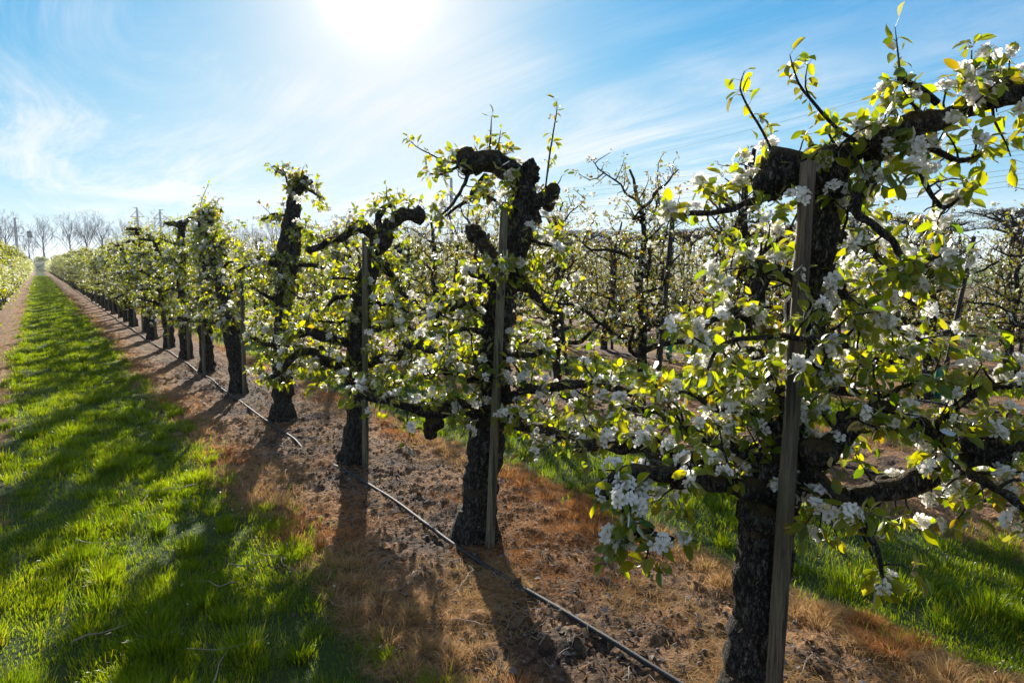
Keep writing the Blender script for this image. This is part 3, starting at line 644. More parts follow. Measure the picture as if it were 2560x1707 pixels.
t2 = dict(
 trunk=(PX((1094, 1250, D), (1098, 1180, D), (1106, 1090, D), (1122, 990, D), (1134, 900, D), (1136, 800, D), (1144, 720, D), (1160, 659, D), (1180, 589, D), (1192, 518, D), (1200, 455, D), (1196, 413, D)),
        [.125, .10, .093, .10, .085, .078, .074, .073, .074, .072, .066, .055]),
 knobs=[(P(1219, 386, D), .048), (P(1219, 405, D), .05), (P(1262, 447, D-.05), .042), (P(1262, 470, D), .035), (P(1085, 372, D-.1), .055), (P(1120, 362, D), .045), (P(993, 971, 3.72), .05), (P(990, 990, 3.72), .035), (P(1088, 535, D+.1), .05), (P(1220, 500, D), .06)],
 limbs=[
  L_([(1198, 430, D), (1182, 400, D), (1150, 380, D-.05), (1111, 368, D-.08), (1072, 372, D-.1)], [.058, .055, .058, .056, .05], spacing=.075, lmin=.04, lmax=.16),
  L_([(1205, 480, D), (1235, 462, D-.04), (1262, 447, D-.05)], [.05, .04, .036], spacing=.08, lmin=.04, lmax=.16),
  L_([(1150, 610, D), (1125, 575, D+.05), (1095, 540, D+.08)], [.04, .034, .04], spacing=.09, lmin=.04, lmax=.16),
  L_([(1072, 392, D-.1), (1065, 435, D-.15), (1040, 466, D-.2), (1015, 491, D-.22)], [.014, .010, .008, .005], spacing=.07, lmax=.14, lmin=.04, up=.0),
  L_([(1111, 402, D-.05), (1090, 435, D-.1), (1070, 462, D-.15), (1010, 500, D-.18)], [.014, .011, .010, .004], spacing=.06, lmax=.15, lmin=.04, up=.0),
  L_([(1065, 378, D-.1), (1015, 399, D-.15), (988, 399, D-.17)], [.008, .006, .004], spacing=.05, lmax=.10, lmin=.03),
  L_([(1170, 470, D), (1140, 460, D-.1), (1105, 450, D-.15)], [.012, .01, .007], spacing=.03, lmax=.12, lmin=.04),
  L_([(1190, 540, D), (1240, 560, D-.08), (1290, 575, D-.12)], [.014, .010, .005], spacing=.045, lmax=.2, lmin=.04),
  L_([(1175, 600, D), (1225, 620, D), (1270, 600, D)], [.016, .010, .006], spacing=.05, lmax=.25),
  L_([(1110, 712, D), (1070, 695, D-.1), (1033, 706, D-.2), (1000, 720, D-.25)], [.032, .028, .022, .012], spacing=.055, lmax=.3),
  L_([(1170, 645, D), (1216, 670, D+.1), (1246, 700, D+.2), (1290, 720, D+.25)], [.034, .028, .018, .010], spacing=.06, lmax=.3),
  L_([(1102, 955, D), (1073, 937, 3.8), (1037, 931, 3.76), (1008, 949, 3.72), (957, 935, 3.7), (917, 927, 3.7), (873, 913, 3.68), (833, 902, 3.68), (808, 900, 3.68)], [.04, .030, .027, .032, .022, .022, .024, .026, .018], spacing=.055, lmin=.06, lmax=.28),
  L_([(1102, 837, D), (1051, 811, 4.1), (971, 800, 4.5), (930, 790, 4.8)], [.035, .034, .03, .02], spacing=.055, lmax=.35),
  L_([(1150, 915, D), (1210, 895, 3.7), (1270, 890, 3.6), (1340, 877, 3.5), (1400, 895, 3.4), (1450, 905, 3.3)], [.034, .026, .024, .024, .02, .014], spacing=.05, lmin=.08, lmax=.36),
  L_([(1150, 830, D), (1210, 820, 3.8), (1260, 800, 3.7)], [.025, .018, .012], spacing=.05, lmax=.35),
  L_([(1120, 880, D), (1060, 860, 3.75), (1000, 850, 3.65), (960, 860, 3.6)], [.025, .02, .014, .008], spacing=.05, lmax=.3),
  L_([(1140, 780, D), (1080, 760, 3.75), (1020, 770, 3.65)], [.022, .014, .008], spacing=.05, lmax=.3),
  L_([(1160, 680, D), (1110, 640, 3.75), (1070, 620, 3.65)], [.02, .014, .008], spacing=.05, lmax=.26),
  L_([(1160, 960, 3.8), (1230, 980, 3.6), (1300, 1000, 3.4), (1370, 1010, 3.2)], [.034, .026, .02, .012], spacing=.05, lmax=.3),
 ],
 shoots=[(PX((1253, 432, D-.05), (1262, 360, D-.05), (1272, 297, D-.05), (1279, 255, D-.05), (1279, 234, D-.05)), [.005, .005, .004, .003, .0015]),
  (PX((1062, 375, D-.1), (1023, 371, D-.12), (988, 354, D-.14), (959, 339, D-.16), (940, 322, D-.16)), [.006, .005, .004, .003, .0015]),
  (PX((1125, 345, D), (1127, 310, D), (1129, 268, D)), [.008, .005, .002]), (PX((1135, 350, D), (1146, 325, D), (1150, 300, D)), [.006, .004, .002]),
  (PX((1100, 355, D), (1090, 335, D)), [.005, .002]), (PX((1150, 360, D), (1172, 350, D)), [.005, .002]),
  (PX((1255, 440, D), (1280, 425, D), (1290, 405, D)), [.006, .004, .002])])
D = 5.43
t3 = dict(
 trunk=(PX((812, 1072, D), (815, 1020, D), (819, 950, D), (818, 880, D), (820, 800, D), (827, 729, D), (838, 660, D), (852, 618, D), (862, 580, D), (880, 547, D)),
        [.11, .088, .08, .077, .075, .072, .072, .068, .062, .054]),
 knobs=[(P(962, 492, D-.05), .055), (P(790, 1045, D), .06), (P(830, 520, D), .045), (P(885, 545, D), .06)],
 limbs=[
  L_([(872, 562, D), (893, 527, D), (912, 503, D), (936, 494, D-.02), (965, 493, D-.05)], [.055, .052, .05, .048, .05], spacing=.07, lmin=.05, lmax=.2),
  L_([(856, 600, D), (857, 547, D), (838, 522, D), (812, 522, D-.03), (784, 552, D-.05), (751, 561, D-.1), (712, 577, D-.15)], [.045, .045, .045, .04, .03, .03, .024], spacing=.07, lmin=.05, lmax=.25),
  L_([(885, 545, D), (868, 510, D), (880, 480, D), (897, 470, D)], [.035, .028, .024, .014], spacing=.06, lmin=.05, lmax=.2),
  L_([(808, 682, D), (768, 685, D-.1), (751, 705, D-.15)], [.026, .02, .014], spacing=.06),
  L_([(800, 790, D), (746, 771, D-.15), (700, 765, D-.25), (660, 775, D-.3)], [.04, .04, .03, .02], spacing=.06),
  L_([(815, 862, D), (776, 838, D-.1), (738, 822, D-.2), (692, 809, D-.25), (650, 850, D-.3), (620, 865, D-.3)], [.045, .04, .036, .03, .022, .018], spacing=.05, lmax=.36),
  L_([(860, 600, D), (894, 620, D+.1), (910, 662, D+.15), (940, 690, D+.2)], [.035, .03, .026, .015], spacing=.06),
  L_([(840, 830, D), (900, 820, D-.2), (950, 800, D-.4)], [.04, .03, .02], spacing=.055, lmax=.36),
  L_([(835, 760, D), (880, 750, D-.1), (930, 740, D-.2)], [.03, .022, .014], spacing=.06),
  L_([(825, 730, D), (780, 740, D-.1), (720, 735, D-.2)], [.016, .012, .008], spacing=.05),
  L_([(840, 660, D), (800, 640, D-.1), (760, 640, D-.2)], [.016, .012, .008], spacing=.05),
  L_([(850, 700, D), (900, 700, D-.1), (950, 720, D-.2)], [.018, .012, .008], spacing=.05),
  L_([(825, 880, D), (870, 900, D-.3), (900, 905, D-.5)], [.03, .02, .012], spacing=.05, lmax=.3)],
 shoots=[(PX((895, 470, D), (888, 450, D), (888, 428, D)), [.008, .005, .002]), (PX((935, 485, D), (940, 465, D)), [.005, .002])])
D = 6.98
t4 = dict(
 trunk=(PX((650, 972, D), (650, 930, D), (649, 876, D), (647, 800, D), (648, 740, D), (652, 690, D), (660, 625, D), (665, 570, D), (669, 520, D), (672, 480, D), (684, 440, D), (700, 414, D)),
        [.13, .098, .09, .086, .084, .09, .098, .108, .10, .07, .056, .04]),
 knobs=[(P(700, 412, D), .045), (P(712, 418, D), .03), (P(635, 590, D), .06), (P(625, 500, D), .035)],
 limbs=[
  L_([(655, 630, D), (640, 612, D), (610, 602, D-.1), (582, 600, D-.2), (545, 620, D-.3)], [.045, .03, .026, .024, .014], spacing=.05),
  L_([(668, 480, D), (672, 445, D), (660, 415, D), (655, 390, D)], [.026, .018, .012, .008], spacing=.03, lmin=.05, lmax=.22),
  L_([(690, 430, D), (715, 440, D), (735, 455, D)], [.025, .016, .01], spacing=.04, lmin=.05, lmax=.22),
  L_([(665, 500, D), (635, 490, D), (612, 500, D-.05)], [.02, .014, .01], spacing=.05, lmin=.05, lmax=.25),
  L_([(672, 540, D), (700, 530, D), (730, 550, D)], [.02, .016, .01], spacing=.05, lmax=.3),
  L_([(650, 880, D), (625, 870, D-.1), (600, 850, D-.15)], [.035, .026, .018], spacing=.05),
  L_([(655, 850, D), (690, 830, D-.1), (740, 800, D-.2)], [.04, .035, .025], spacing=.055),
  L_([(650, 780, D), (610, 790, D-.1), (570, 770, D-.2)], [.034, .024, .014], spacing=.055),
  L_([(652, 740, D), (700, 720, D-.1), (740, 710, D-.2)], [.03, .02, .014], spacing=.055),
  L_([(655, 690, D), (615, 680, D-.1), (580, 660, D-.2)], [.026, .02, .014], spacing=.055),
  L_([(665, 600, D), (710, 610, D-.1), (750, 620, D-.2)], [.026, .02, .014], spacing=.055),
  L_([(650, 700, D), (640, 660, D-.3), (640, 640, D-.45)], [.02, .014, .01], spacing=.04, lmax=.25)],
 shoots=[(PX((660, 420, D), (652, 395, D), (648, 378, D)), [.006, .004, .002]), (PX((690, 420, D), (692, 398, D), (698, 382, D)), [.006, .004, .002])])
GRP = 'old pear trees in the near row'
B1 = dict(loc=(2.0, 1.46, 0)); ty = lambda k: 1.46+1.88*k
build_tree('pear_tree', (2.0, ty(0), 0), t1, 3, 'old', 1, 'largest and nearest pear tree, its mossy blossom-covered top arm reaching out at the right', group=GRP, world=True, clusters=True)
build_tree('pear_tree', (2.0, ty(1), 0), t2, 3, 'old', 2, 'second nearest pear tree, its bare gnarled head bent left like a hook above the stake', group=GRP, world=True, clusters=True)
build_tree('pear_tree', (2.0, ty(2), 0), t3, 2, 'old', 3, 'third pear tree of the near row, with an arched limb and blunt arm pointing right', group=GRP, world=True, fill=60)
build_tree('pear_tree', (2.0, ty(3), 0), t4, 2, 'old', 4, 'fourth pear tree of the near row, tall leafy top and no stake beside its trunk', group=GRP, world=True, fill=60)
ORD = ['fifth', 'sixth', 'seventh', 'eighth', 'ninth', 'tenth', 'eleventh', 'twelfth']
rr_ = np.random.default_rng(99)
LEAN = {4: (-.12, .42), 5: (.05, .1), 6: (.0, -.12)}
for k in range(4, 10):
    x = ROW0+rr_.normal()*.03
    build_tree('pear_tree', (x, ty(k), 0), spec_old(np.random.default_rng(200+k), LEAN.get(k), 2.3 if k == 4 else None), 2 if k < 6 else 1, 'old', 30+k,
        ('broad-headed leaning pear tree in blossom, ' if k == 4 else 'densely leafed pear tree in white blossom, ')+ORD[k-4]+' from the camera in the near row', group=GRP, fill=150)

# ------------------------------------------------------------------ repeated trees: a few built, the rest copied
def proto_trees(n_, fn, lod, style, seed, name='pear_tree', fill=0):
    return [build_tree(name, (0, -500, 0), fn(np.random.default_rng(seed+k)), lod, style, seed+50+k, 'pear tree', group='x', fill=fill) for k in range(n_)]
pOld = proto_trees(5, spec_old, 1, 'old', 300, fill=210); pOldF = proto_trees(4, spec_old, 0, 'old', 330, fill=330)
pSl = proto_trees(5, spec_slim, 1, 'slim', 400, fill=280); pSlF = proto_trees(4, spec_slim, 0, 'slim', 440, fill=400)
used = set()
def put(plist, x, y, label, group, rng, rz=None, scm=1.0):
    p = plist[int(rng.integers(len(plist)))]; sc = rng.uniform(.92, 1.08)*scm; z = gz1(x, y) if y < 12 else 0
    if rz is None: rz = (0 if rng.random() < .5 else PI)+rng.normal()*.15
    if id(p) not in used:
        used.add(id(p)); p.location = (x, y, z); p.rotation_euler = (0, 0, rz); p.scale = (sc,)*3; p['label'] = label; p['group'] = group; return p
    return copy_tree(p, (x, y, z), rz, sc, label, group)
rng = np.random.default_rng(5)
rest = []     # (x, y, style) beyond the individually built ones
for k in range(10, 106):
    y = ty(k); x = ROW0+rng.normal()*.04
    if k < 20: put(pOld, x, y, 'mid-distance blossoming pear tree in the long near row beside the grass path', 'pear trees further along the near row', rng)
    elif k < 62: put(pOldF, x, y, 'small distant pear tree merging into the long near row beside the grass path', 'distant pear trees of the near row', rng)
    else: rest.append((x, y, 'old'))
XL = ROW0-PITCHX
for k in range(5, 106):
    y = ty(k)+.7; x = XL+.08+rng.normal()*.04
    if k < 20: put(pOld, x, y, 'bushy pear tree of the row along the left side of the grass path', 'pear trees left of the grass path', rng)
    elif k < 56: put(pOldF, x, y, 'small distant pear tree of the row left of the grass path', 'distant pear trees left of the grass path', rng)
    else: rest.append((x, y, 'old'))
NAMES = {1: 'second', 2: 'third', 3: 'fourth', 4: 'fifth', 5: 'sixth'}
stakes2 = []
for k in range(1, 6):
    x0 = rowx(k); sp_ = 1.42 if k > 1 else 1.5; y = {1: 3.75, 2: 1.0, 3: 1.3, 4: 2.0, 5: 2.5}[k]; c = 0
    lim = {1: 46, 2: 42, 3: 36, 4: 30, 5: 24}[k]
    while y < 190:
        x = x0+rng.normal()*.06
        if c < lim:
            near = y < 17 and k < 4
            if k == 1 and y > 8.5 and c % 2 == 1: q = put(pOld if near else pOldF, x, y, 'thick-trunked old pear tree in the %s row behind the near trees' % NAMES[k], 'old pear trees in the row behind', rng)
            else: q = put(pSl if near else pSlF, x, y, 'thin branching pear tree with small bronze leaves in the %s row from the path' % NAMES[k], 'young pear trees in the %s row' % NAMES[k], rng, rng.uniform(0, 6.28), 1.0 if k < 3 else .86)
            if c < 26: stakes2.append((x, y, k))
        else: rest.append((x, y, 'slim'))
        y += sp_; c += 1
# every pear tree past the three hundred largest: one far mass
mt, mf, mb_ = MB(), MB(), MB(); q_ = np.array(rest, dtype=object)
for st in ('old', 'slim'):
    pts = np.array([(a, b) for a, b, s in rest if s == st], float); NN = 34
    rt = np.random.default_rng(77)
    for x, y in pts: tube(mt, [(x, y, 0), (x+rt.normal()*.05, y, 1.0), (x+rt.normal()*.1, y+rt.normal()*.1, rt.uniform(1.9, 2.4))], [.08, .07, .04] if st == 'old' else [.05, .04, .02], 5, .5)
    n3 = 420; M = len(pts)*n3; idx = np.repeat(np.arange(len(pts)), n3)
    z = rt.uniform(.55, 2.35, M); w = .62-.18*(z-1)
    pp = np.stack([pts[idx, 0]+rt.normal(size=M)*w*.55, pts[idx, 1]+rt.uniform(-1, 1, M), z], -1)
    nd = rt.normal(size=(M, 3)); yd = rt.normal(size=(M, 3)); bl = rt.random(M) < (.24 if st == 'old' else .16)
    s = rt.uniform(.06, .12, M) if st == 'old' else rt.uniform(.045, .09, M)
    place(mf, LEAF[0][0], pp[~bl], yd[~bl], nd[~bl], s[~bl], leafcol(rt, int((~bl).sum()), st)*.9)
    place(mb_, LEAF[0][0], pp[bl], yd[bl], nd[bl], s[bl]*.8, np.tile([[.84, .84, .85]], (int(bl.sum()), 1)))
fr = empty('distant_pear_trees', (0, 0, 0), 'dense mass of far pear trees filling the distant ends of all the orchard rows', 'orchard'); tag(fr, kind='stuff')
for nme, m_, mm in (('trunk', mt, M_bark), ('foliage', mf, M_leaf), ('blossom', mb_, M_petal)): tag(obj(nme, (m_, mm), fr), kind='stuff')

# ------------------------------------------------------------------ flat-topped fruit trees at the right
def flat_tree(seed):
    r = np.random.default_rng(seed); mb = MB(); H = 3.05
    tube(mb, [(0, 0, -.05), (.03, 0, .8), (-.03, .02, 1.6), (.02, 0, 2.3), (0, 0, 2.75)], [.11, .085, .08, .075, .07], 9, .15, .25, seed=seed)
    for k in range(13):
        a = k*2.4+r.normal()*.2; L = r.uniform(.6, 1.15); d = np.array([math.cos(a)*.7, math.sin(a)*1.1, 0]); z0 = r.uniform(2.2, 2.75) if k < 10 else r.uniform(1.3, 2)
        zt = H-r.uniform(.05, .3) if k < 10 else z0+.4
        pts = np.array([(0, 0, z0), d*L*.3+[0, 0, z0+(zt-z0)*.6], d*L*.7+[0, 0, zt], d*L+[0, 0, zt+r.normal()*.05]]); pp, _, _ = tube(mb, pts, [.04, .03, .022, .012], 5, .15, .3, seed=k)
        for q in range(14):
            p0 = pp[int(r.integers(len(pp)//3, len(pp)))]; e = p0+np.array([r.normal()*.2, r.normal()*.2, 0]); e[2] = min(H, p0[2]+abs(r.normal())*.2); m_ = (p0+e)/2+r.normal(size=3)*.04
            tube(mb, [p0, m_, e], [.012, .009, .005], 3, .2)
            for z in range(3): tube(mb, [e, e+r.normal(size=3)*.05, np.append((e+r.normal(size=3)*.12)[:2], min(H+.02, e[2]+.06))], [.006, .005, .004], 3, .3)
    fm = MB(); pts = np.concatenate(mb.V); pts = pts[pts[:, 2] > 1.5]; s = pts[r.integers(0, len(pts), 260)]; foliage(fm, r, s, r.normal(size=s.shape), 0, 'slim', 2.0, .05)
    bm = MB(); s = pts[r.integers(0, len(pts), 60)]; corymb(bm, r, s, r.normal(size=s.shape), 0, .018, 5)
    root = empty('flat_topped_tree', (0, -500, 0), 'x', 'tree'); obj('trunk', (mb, M_bark), root); obj('foliage', (fm, M_leaf), root); obj('blossom', (bm, M_petal), root); return root
pF = [flat_tree(k) for k in range(3)]
for row, x0 in enumerate((rowx(6), rowx(7))):
    y = 1.0+row
    while y < (75 if row == 0 else 50):
        put(pF, x0+rng.normal()*.05, y, 'dark fruit tree trimmed flat on top, in the level-topped rows far right' , 'flat-topped trees at the back of the orchard', rng, rng.normal()*.1); y += 2.25

# ------------------------------------------------------------------ stakes
def stake(base, top, r0, r1, label, m_, group, n_=14, cyl=True):
    base = np.array(base, float); top = np.array(top, float); b = MB(); v = top-base
    tube(b, [base*0, v*.3, v*.6, v], [r0*1.03, r0, (r0+r1)/2, r1], n_, .12, .05, 6., seed=int(abs(base[1])*10))
    return tag(obj('wooden_stake', (b, m_), None, tuple(base)), label, 'stake', group)
SG = 'wooden stakes of the near row'
b1 = P(1772, 1640, 2.2); b1[2] = -.05
stake(b1, P(1857, 374, 2.24), .028, .024, 'thick round weathered stake standing against the largest pear tree at the right', M_stake, SG, 20)
b2 = P(1124, 1252, 3.72); b2[2] = -.05
stake(b2, P(1158, 484, 3.74), .025, .022, 'greenish round stake in front of the hook-headed pear tree', M_stake3, SG, 18)
b3 = P(839, 1075, 5.3); b3[2] = -.05
stake(b3, P(838, 547, 5.3), .025, .023, 'grey-brown stake beside the pear tree with the arched limb', M_stake3, SG)
for k in range(4, 62):
    x = ROW0-.02+rng.normal()*.03; y = ty(k)-.17; ln = rng.normal()*.03, rng.normal()*.03
    if k == 4: x += .03
    stake((x, y, -.05), (x+ln[0], y+ln[1], rng.uniform(1.45, 1.7)), .026, .024,
          ('stake beside the %s pear tree of the near row' % ORD[k-4]) if k < 12 else 'wooden stake beside a distant pear tree in the long near row', M_stake3, SG, 10 if k < 14 else 6)
for x, y, k in stakes2:
    ln = rng.normal(size=2)*.1; stake((x+.12, y-.1, -.05), (x+.12+ln[0], y-.1+ln[1], rng.uniform(1.9, 2.3)), .028, .026,
        'dark square-cut stake beside a thin pear tree in the %s row from the path' % NAMES[k], M_stake2, 'dark stakes in the %s row' % NAMES[k], 5 if k > 1 else 8)
# green trunk guards at the foot of a few young trees
c = 0
for x, y, k in stakes2:
    if k == 2 and 3 < y < 22 and c < 4 and rng.random() < .4:
        b = MB(); a = np.linspace(0, 2*PI, 13)[:-1]
        for s_ in (.055, .051): pass
        V = []; 
        for z in np.linspace(0, .38, 6):
            for t in np.linspace(.5, 2*PI-.2, 14): rr2 = .055+.004*math.sin(z*60); V.append((rr2*math.cos(t), rr2*math.sin(t), z+.01*math.sin(3*t)))
        i = np.arange(5)[:, None]*14; j = np.arange(13)[None]; b.add(V, np.stack([i+j, i+j+1, i+14+j+1, i+14+j], -1).reshape(-1, 4))
        o = obj('trunk_guard', (b, M_guard), None, (x+.12, y-.1, .02)); md = o.modifiers.new('thickness', 'SOLIDIFY'); md.thickness = .003
        tag(o, 'small green plastic guard wrapped round the foot of a dark stake in the rows behind', 'trunk guard', 'green trunk guards'); c += 1

# ------------------------------------------------------------------ irrigation hoses
def hose(pts, r, label, n_=10, step=.06, seed=0):
    pts = np.array(pts, float); p, _ = crom(pts, np.ones(len(pts)), step); w = .02*(vn(np.stack([p[:, 1]*1.1, p[:, 1]*0, p[:, 0]*0], -1), seed)-.5)*2
    p[:, 0] += w; zz = gz(p[:, 0], p[:, 1]); kk = 31; zp_ = np.pad(zz, kk//2, mode='edge'); zz = np.convolve(zp_, np.ones(kk)/kk, 'valid'); p[:, 2] = zz+r*.9-.045*np.exp(-((p[:, 1]-5.6)/.42)**4)+.010*vn(np.stack([p[:, 1]*1.3, p[:, 1]*0, p[:, 0]*0], -1), seed+2)
    b = MB(); tube(b, p, [r]*len(p), n_, 10); return tag(obj('irrigation_hose', (b, M_hose)), label, 'hose')
hose([(2.08, -3, 0), (2.0, .4, 0), (1.93, 1.64, 0), (1.90, 2.31, 0), (1.86, 3.2, 0), (1.88, 4.05, 0), (1.86, 4.61, 0), (1.82, 6.5, 0), (1.85, 9, 0), (1.88, 13.4, 0), (1.82, 17.6, 0), (1.84, 30, 0), (1.84, 60, 0)], .0115, 'black plastic irrigation hose lying on the soil along the near row of trunks')
hose([(5.2, -1, 0), (5.15, 4, 0), (5.22, 9, 0), (5.17, 16, 0), (5.2, 40, 0)], .011, 'black irrigation hose on the ground along the second row', 7, .2, 3)
hose([(8.5, -3, 0), (8.47, 4, 0), (8.5, 9, 0), (8.47, 16, 0), (8.5, 40, 0)], .011, 'black irrigation hose on the ground along the third row', 7, .2, 5)

# ------------------------------------------------------------------ grass
def blades(mb, x, y, h, w, col, r, bendk=.6, zoff=0., flat=0., tdir=None):
    M = len(x); z = gz(x, y)-.004+zoff; a = r.random(M)*2*PI; wind = vn2(x*2.2, y*2.2, 21, 2)*9
    ba = wind+r.normal(size=M)*.9
    if tdir is not None: ba = np.where(np.isnan(tdir), ba, tdir+r.normal(size=M)*.35)
    bd = np.stack([np.cos(ba), np.sin(ba), np.zeros(M)], -1); s = np.stack([np.cos(a), np.sin(a), np.zeros(M)], -1)*w[:, None]/2
    bk = bendk*r.uniform(.3, 1.5, M); up = np.array([0, 0, 1.]); b0 = np.stack([x, y, z], -1)
    u1 = up*(1-flat)+bd*(.32*bk+flat*.8)[:, None]; p1 = b0+u1*(h*.45)[:, None]
    p2 = p1+(up*(1-flat)*np.clip(1-.35*bk, .2, 1)[:, None]+bd*(.7*bk+flat*.5)[:, None])*(h*.35)[:, None]
    p3 = p2+(up*(1-flat)*np.clip(.9-.9*bk, -.4, 1)[:, None]+bd*(1.0*bk+flat*.5)[:, None])*(h*.3)[:, None]
    V = np.stack([b0-s, b0+s, p1-s*.85, p1+s*.85, p2-s*.6, p2+s*.6, p3], 1)
    i = np.arange(M)[:, None]*7
    q = np.concatenate([i+np.array([[0, 1, 3, 2]]), i+np.array([[2, 3, 5, 4]])]); t = i+np.array([[4, 5, 6]])
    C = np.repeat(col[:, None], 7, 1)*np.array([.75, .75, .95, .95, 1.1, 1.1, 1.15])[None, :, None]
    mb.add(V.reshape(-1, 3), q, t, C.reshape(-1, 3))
def lane_grass(lane, y0, y1, n_, seed, name_label):
    r = np.random.default_rng(seed); mb = MB(); cx0 = rowx(lane)-PITCHX/2
    # density ~ 1/(y+c)^1.5: more blades where the lane is close
    u = r.random(n_); c = 1.2; k = .62; y = ((y0+c)**(-k)+u*((y1+c)**(-k)-(y0+c)**(-k)))**(-1/k)-c
    x = cx0+r.uniform(-.86, .86, n_)
    uu = np.abs(x-cx0)+np.where(x < cx0, .08*np.clip((9-y)/4, -1, 1), -.05)+(vn2(x*2.6, y*2.6, 40, 3)-.5)*.5; keep = r.random(n_) < np.clip((.74-uu)/.10, .0, 1)
    keep |= (r.random(n_) < .05)
    cl = vn2(x*2.3, y*2.3, 31, 2); cl2 = vn2(x*9, y*9, 33, 1); keep &= r.random(n_) < np.clip(.35+1.5*(cl-.3), .25, 1)
    wheel = np.exp(-((np.abs(x-cx0)-.5)/.16)**2); 
    x, y, cl, cl2, wheel = x[keep], y[keep], cl[keep], cl2[keep], wheel[keep]; M = len(x)
    ts = .23; ci = np.floor(x/ts); cj = np.floor(y/ts); H1 = hsh(ci, cj, ci*0, 3); H2 = hsh(ci, cj, ci*0, 4); H3 = hsh(ci, cj, ci*0, 5); H4 = hsh(ci, cj, ci*0, 6)
    tus = (r.random(M) < .35+.5*H3) & (H4 < .75) & (y < 26); ccx = (ci+.15+.7*H1)*ts; ccy = (cj+.15+.7*H2)*ts; spread = .022+.055*H4
    ox, oy = r.normal(size=M)*spread, r.normal(size=M)*spread; x = np.where(tus, ccx+ox, x); y = np.where(tus, ccy+oy, y)
    h = (.026+.07*np.clip(cl-.32, 0, 1)+.03*cl2)*r.uniform(.5, 1.2, M)*(1-.35*wheel)
    h = np.where(tus, (.036+.072*H3**1.6+.04*cl)*r.uniform(.55, 1.15, M)*(1-.3*wheel), h); tdir = np.where(tus, np.arctan2(oy, ox), np.nan)
    dist = np.hypot(x, y); w = np.clip(.0028*(1+np.maximum(dist-3, 0)*.16), 0, .06)*r.uniform(.7, 1.3, M)
    h *= np.clip(1+np.maximum(dist-20, 0)*.01, 1, 1.6)
    a = r.random((M, 1)); g0 = np.array([.13, .26, .02]); g1 = np.array([.32, .44, .03]); col = g0+(g1-g0)*np.clip(.55*a+.5*(cl2[:, None]-.4)+.45*H1[:, None], 0, 1)
    col = np.where(r.random((M, 1)) < .06, np.array([.5, .42, .2]), col)*r.uniform(.8, 1.15, (M, 1))
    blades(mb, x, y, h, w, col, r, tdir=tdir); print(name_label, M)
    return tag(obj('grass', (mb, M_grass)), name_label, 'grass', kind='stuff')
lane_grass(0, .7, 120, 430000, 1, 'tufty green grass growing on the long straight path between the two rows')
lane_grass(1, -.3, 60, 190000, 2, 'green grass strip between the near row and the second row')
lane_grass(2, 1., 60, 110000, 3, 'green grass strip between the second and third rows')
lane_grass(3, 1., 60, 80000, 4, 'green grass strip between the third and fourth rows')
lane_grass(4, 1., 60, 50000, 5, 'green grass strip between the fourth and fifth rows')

# dead, straw-coloured grass on the sprayed soil under the trees
def straw(xa, xb, y0, y1, n_, seed, label):
    r = np.random.default_rng(seed); mb = MB(); u = r.random(n_); c = .8; k = .9
    y = ((y0+c)**(-k)+u*((y1+c)**(-k)-(y0+c)**(-k)))**(-1/k)-c; x = r.uniform(xa, xb, n_); lu = lane_u(x)+(vn2(x*2.6, y*2.6, 40, 3)-.5)*.3
    pt = vn2(x*2.6+7, y*2.6, 51, 3); edge = np.exp(-((lu-.86)/.16)**2)
    keep = (lu > .60) & (r.random(n_) < np.clip(3.0*(pt-.45)+1.0*edge+.08, 0, 1)*np.clip(1.2-.35*np.clip((lu-1.15)/.3, 0, 1), 0, 1)); x, y, edge, pt = x[keep], y[keep], edge[keep], pt[keep]; M = len(x)
    ts = .13; ci = np.floor(x/ts); cj = np.floor(y/ts); H1 = hsh(ci, cj, ci*0, 13); H2 = hsh(ci, cj, ci*0, 14); H3 = hsh(ci, cj, ci*0, 15)
    up = (r.random(M) < (.10+.75*edge)) & (H3 < .3+.6*edge); ox, oy = r.normal(size=M)*.028, r.normal(size=M)*.028; x = np.where(up, (ci+.15+.7*H1)*ts+ox, x); y = np.where(up, (cj+.15+.7*H2)*ts+oy, y)
    h = np.where(up, (.03+.07*H3)*r.uniform(.5, 1.2, M), r.uniform(.02, .07, M)); dist = np.hypot(x, y); td = np.arctan2(oy, ox)
    w = .0022*(1+np.maximum(dist-3, 0)*.18)*r.uniform(.6, 1.3, M)
    a = r.random((M, 1)); col = np.array([.44, .24, .09])+(np.array([.72, .50, .25])-np.array([.44, .24, .09]))*a
    red = vn2(x*1.5, y*1.5, 61, 2)[:, None]; col = np.where(red > .56, col*np.array([.9, .68, .55]), col)
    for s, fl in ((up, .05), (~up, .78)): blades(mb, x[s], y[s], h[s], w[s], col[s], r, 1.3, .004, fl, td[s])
    print(label, M); return tag(obj('dry_grass', (mb, M_dry)), label, 'dry grass', kind='stuff')
straw(.95, 3.35, .6, 45, 470000, 11, 'orange-brown dead grass matted on the soil under the near row')
straw(4.2, 6.6, 1, 40, 60000, 12, 'brown dead grass on the soil under the second row')
straw(-2.4, -.2, 2, 60, 60000, 13, 'orange dead grass edging the left side of the path')
straw(7.5, 13, 1, 40, 40000, 14, 'brown dead grass under the rows further back')

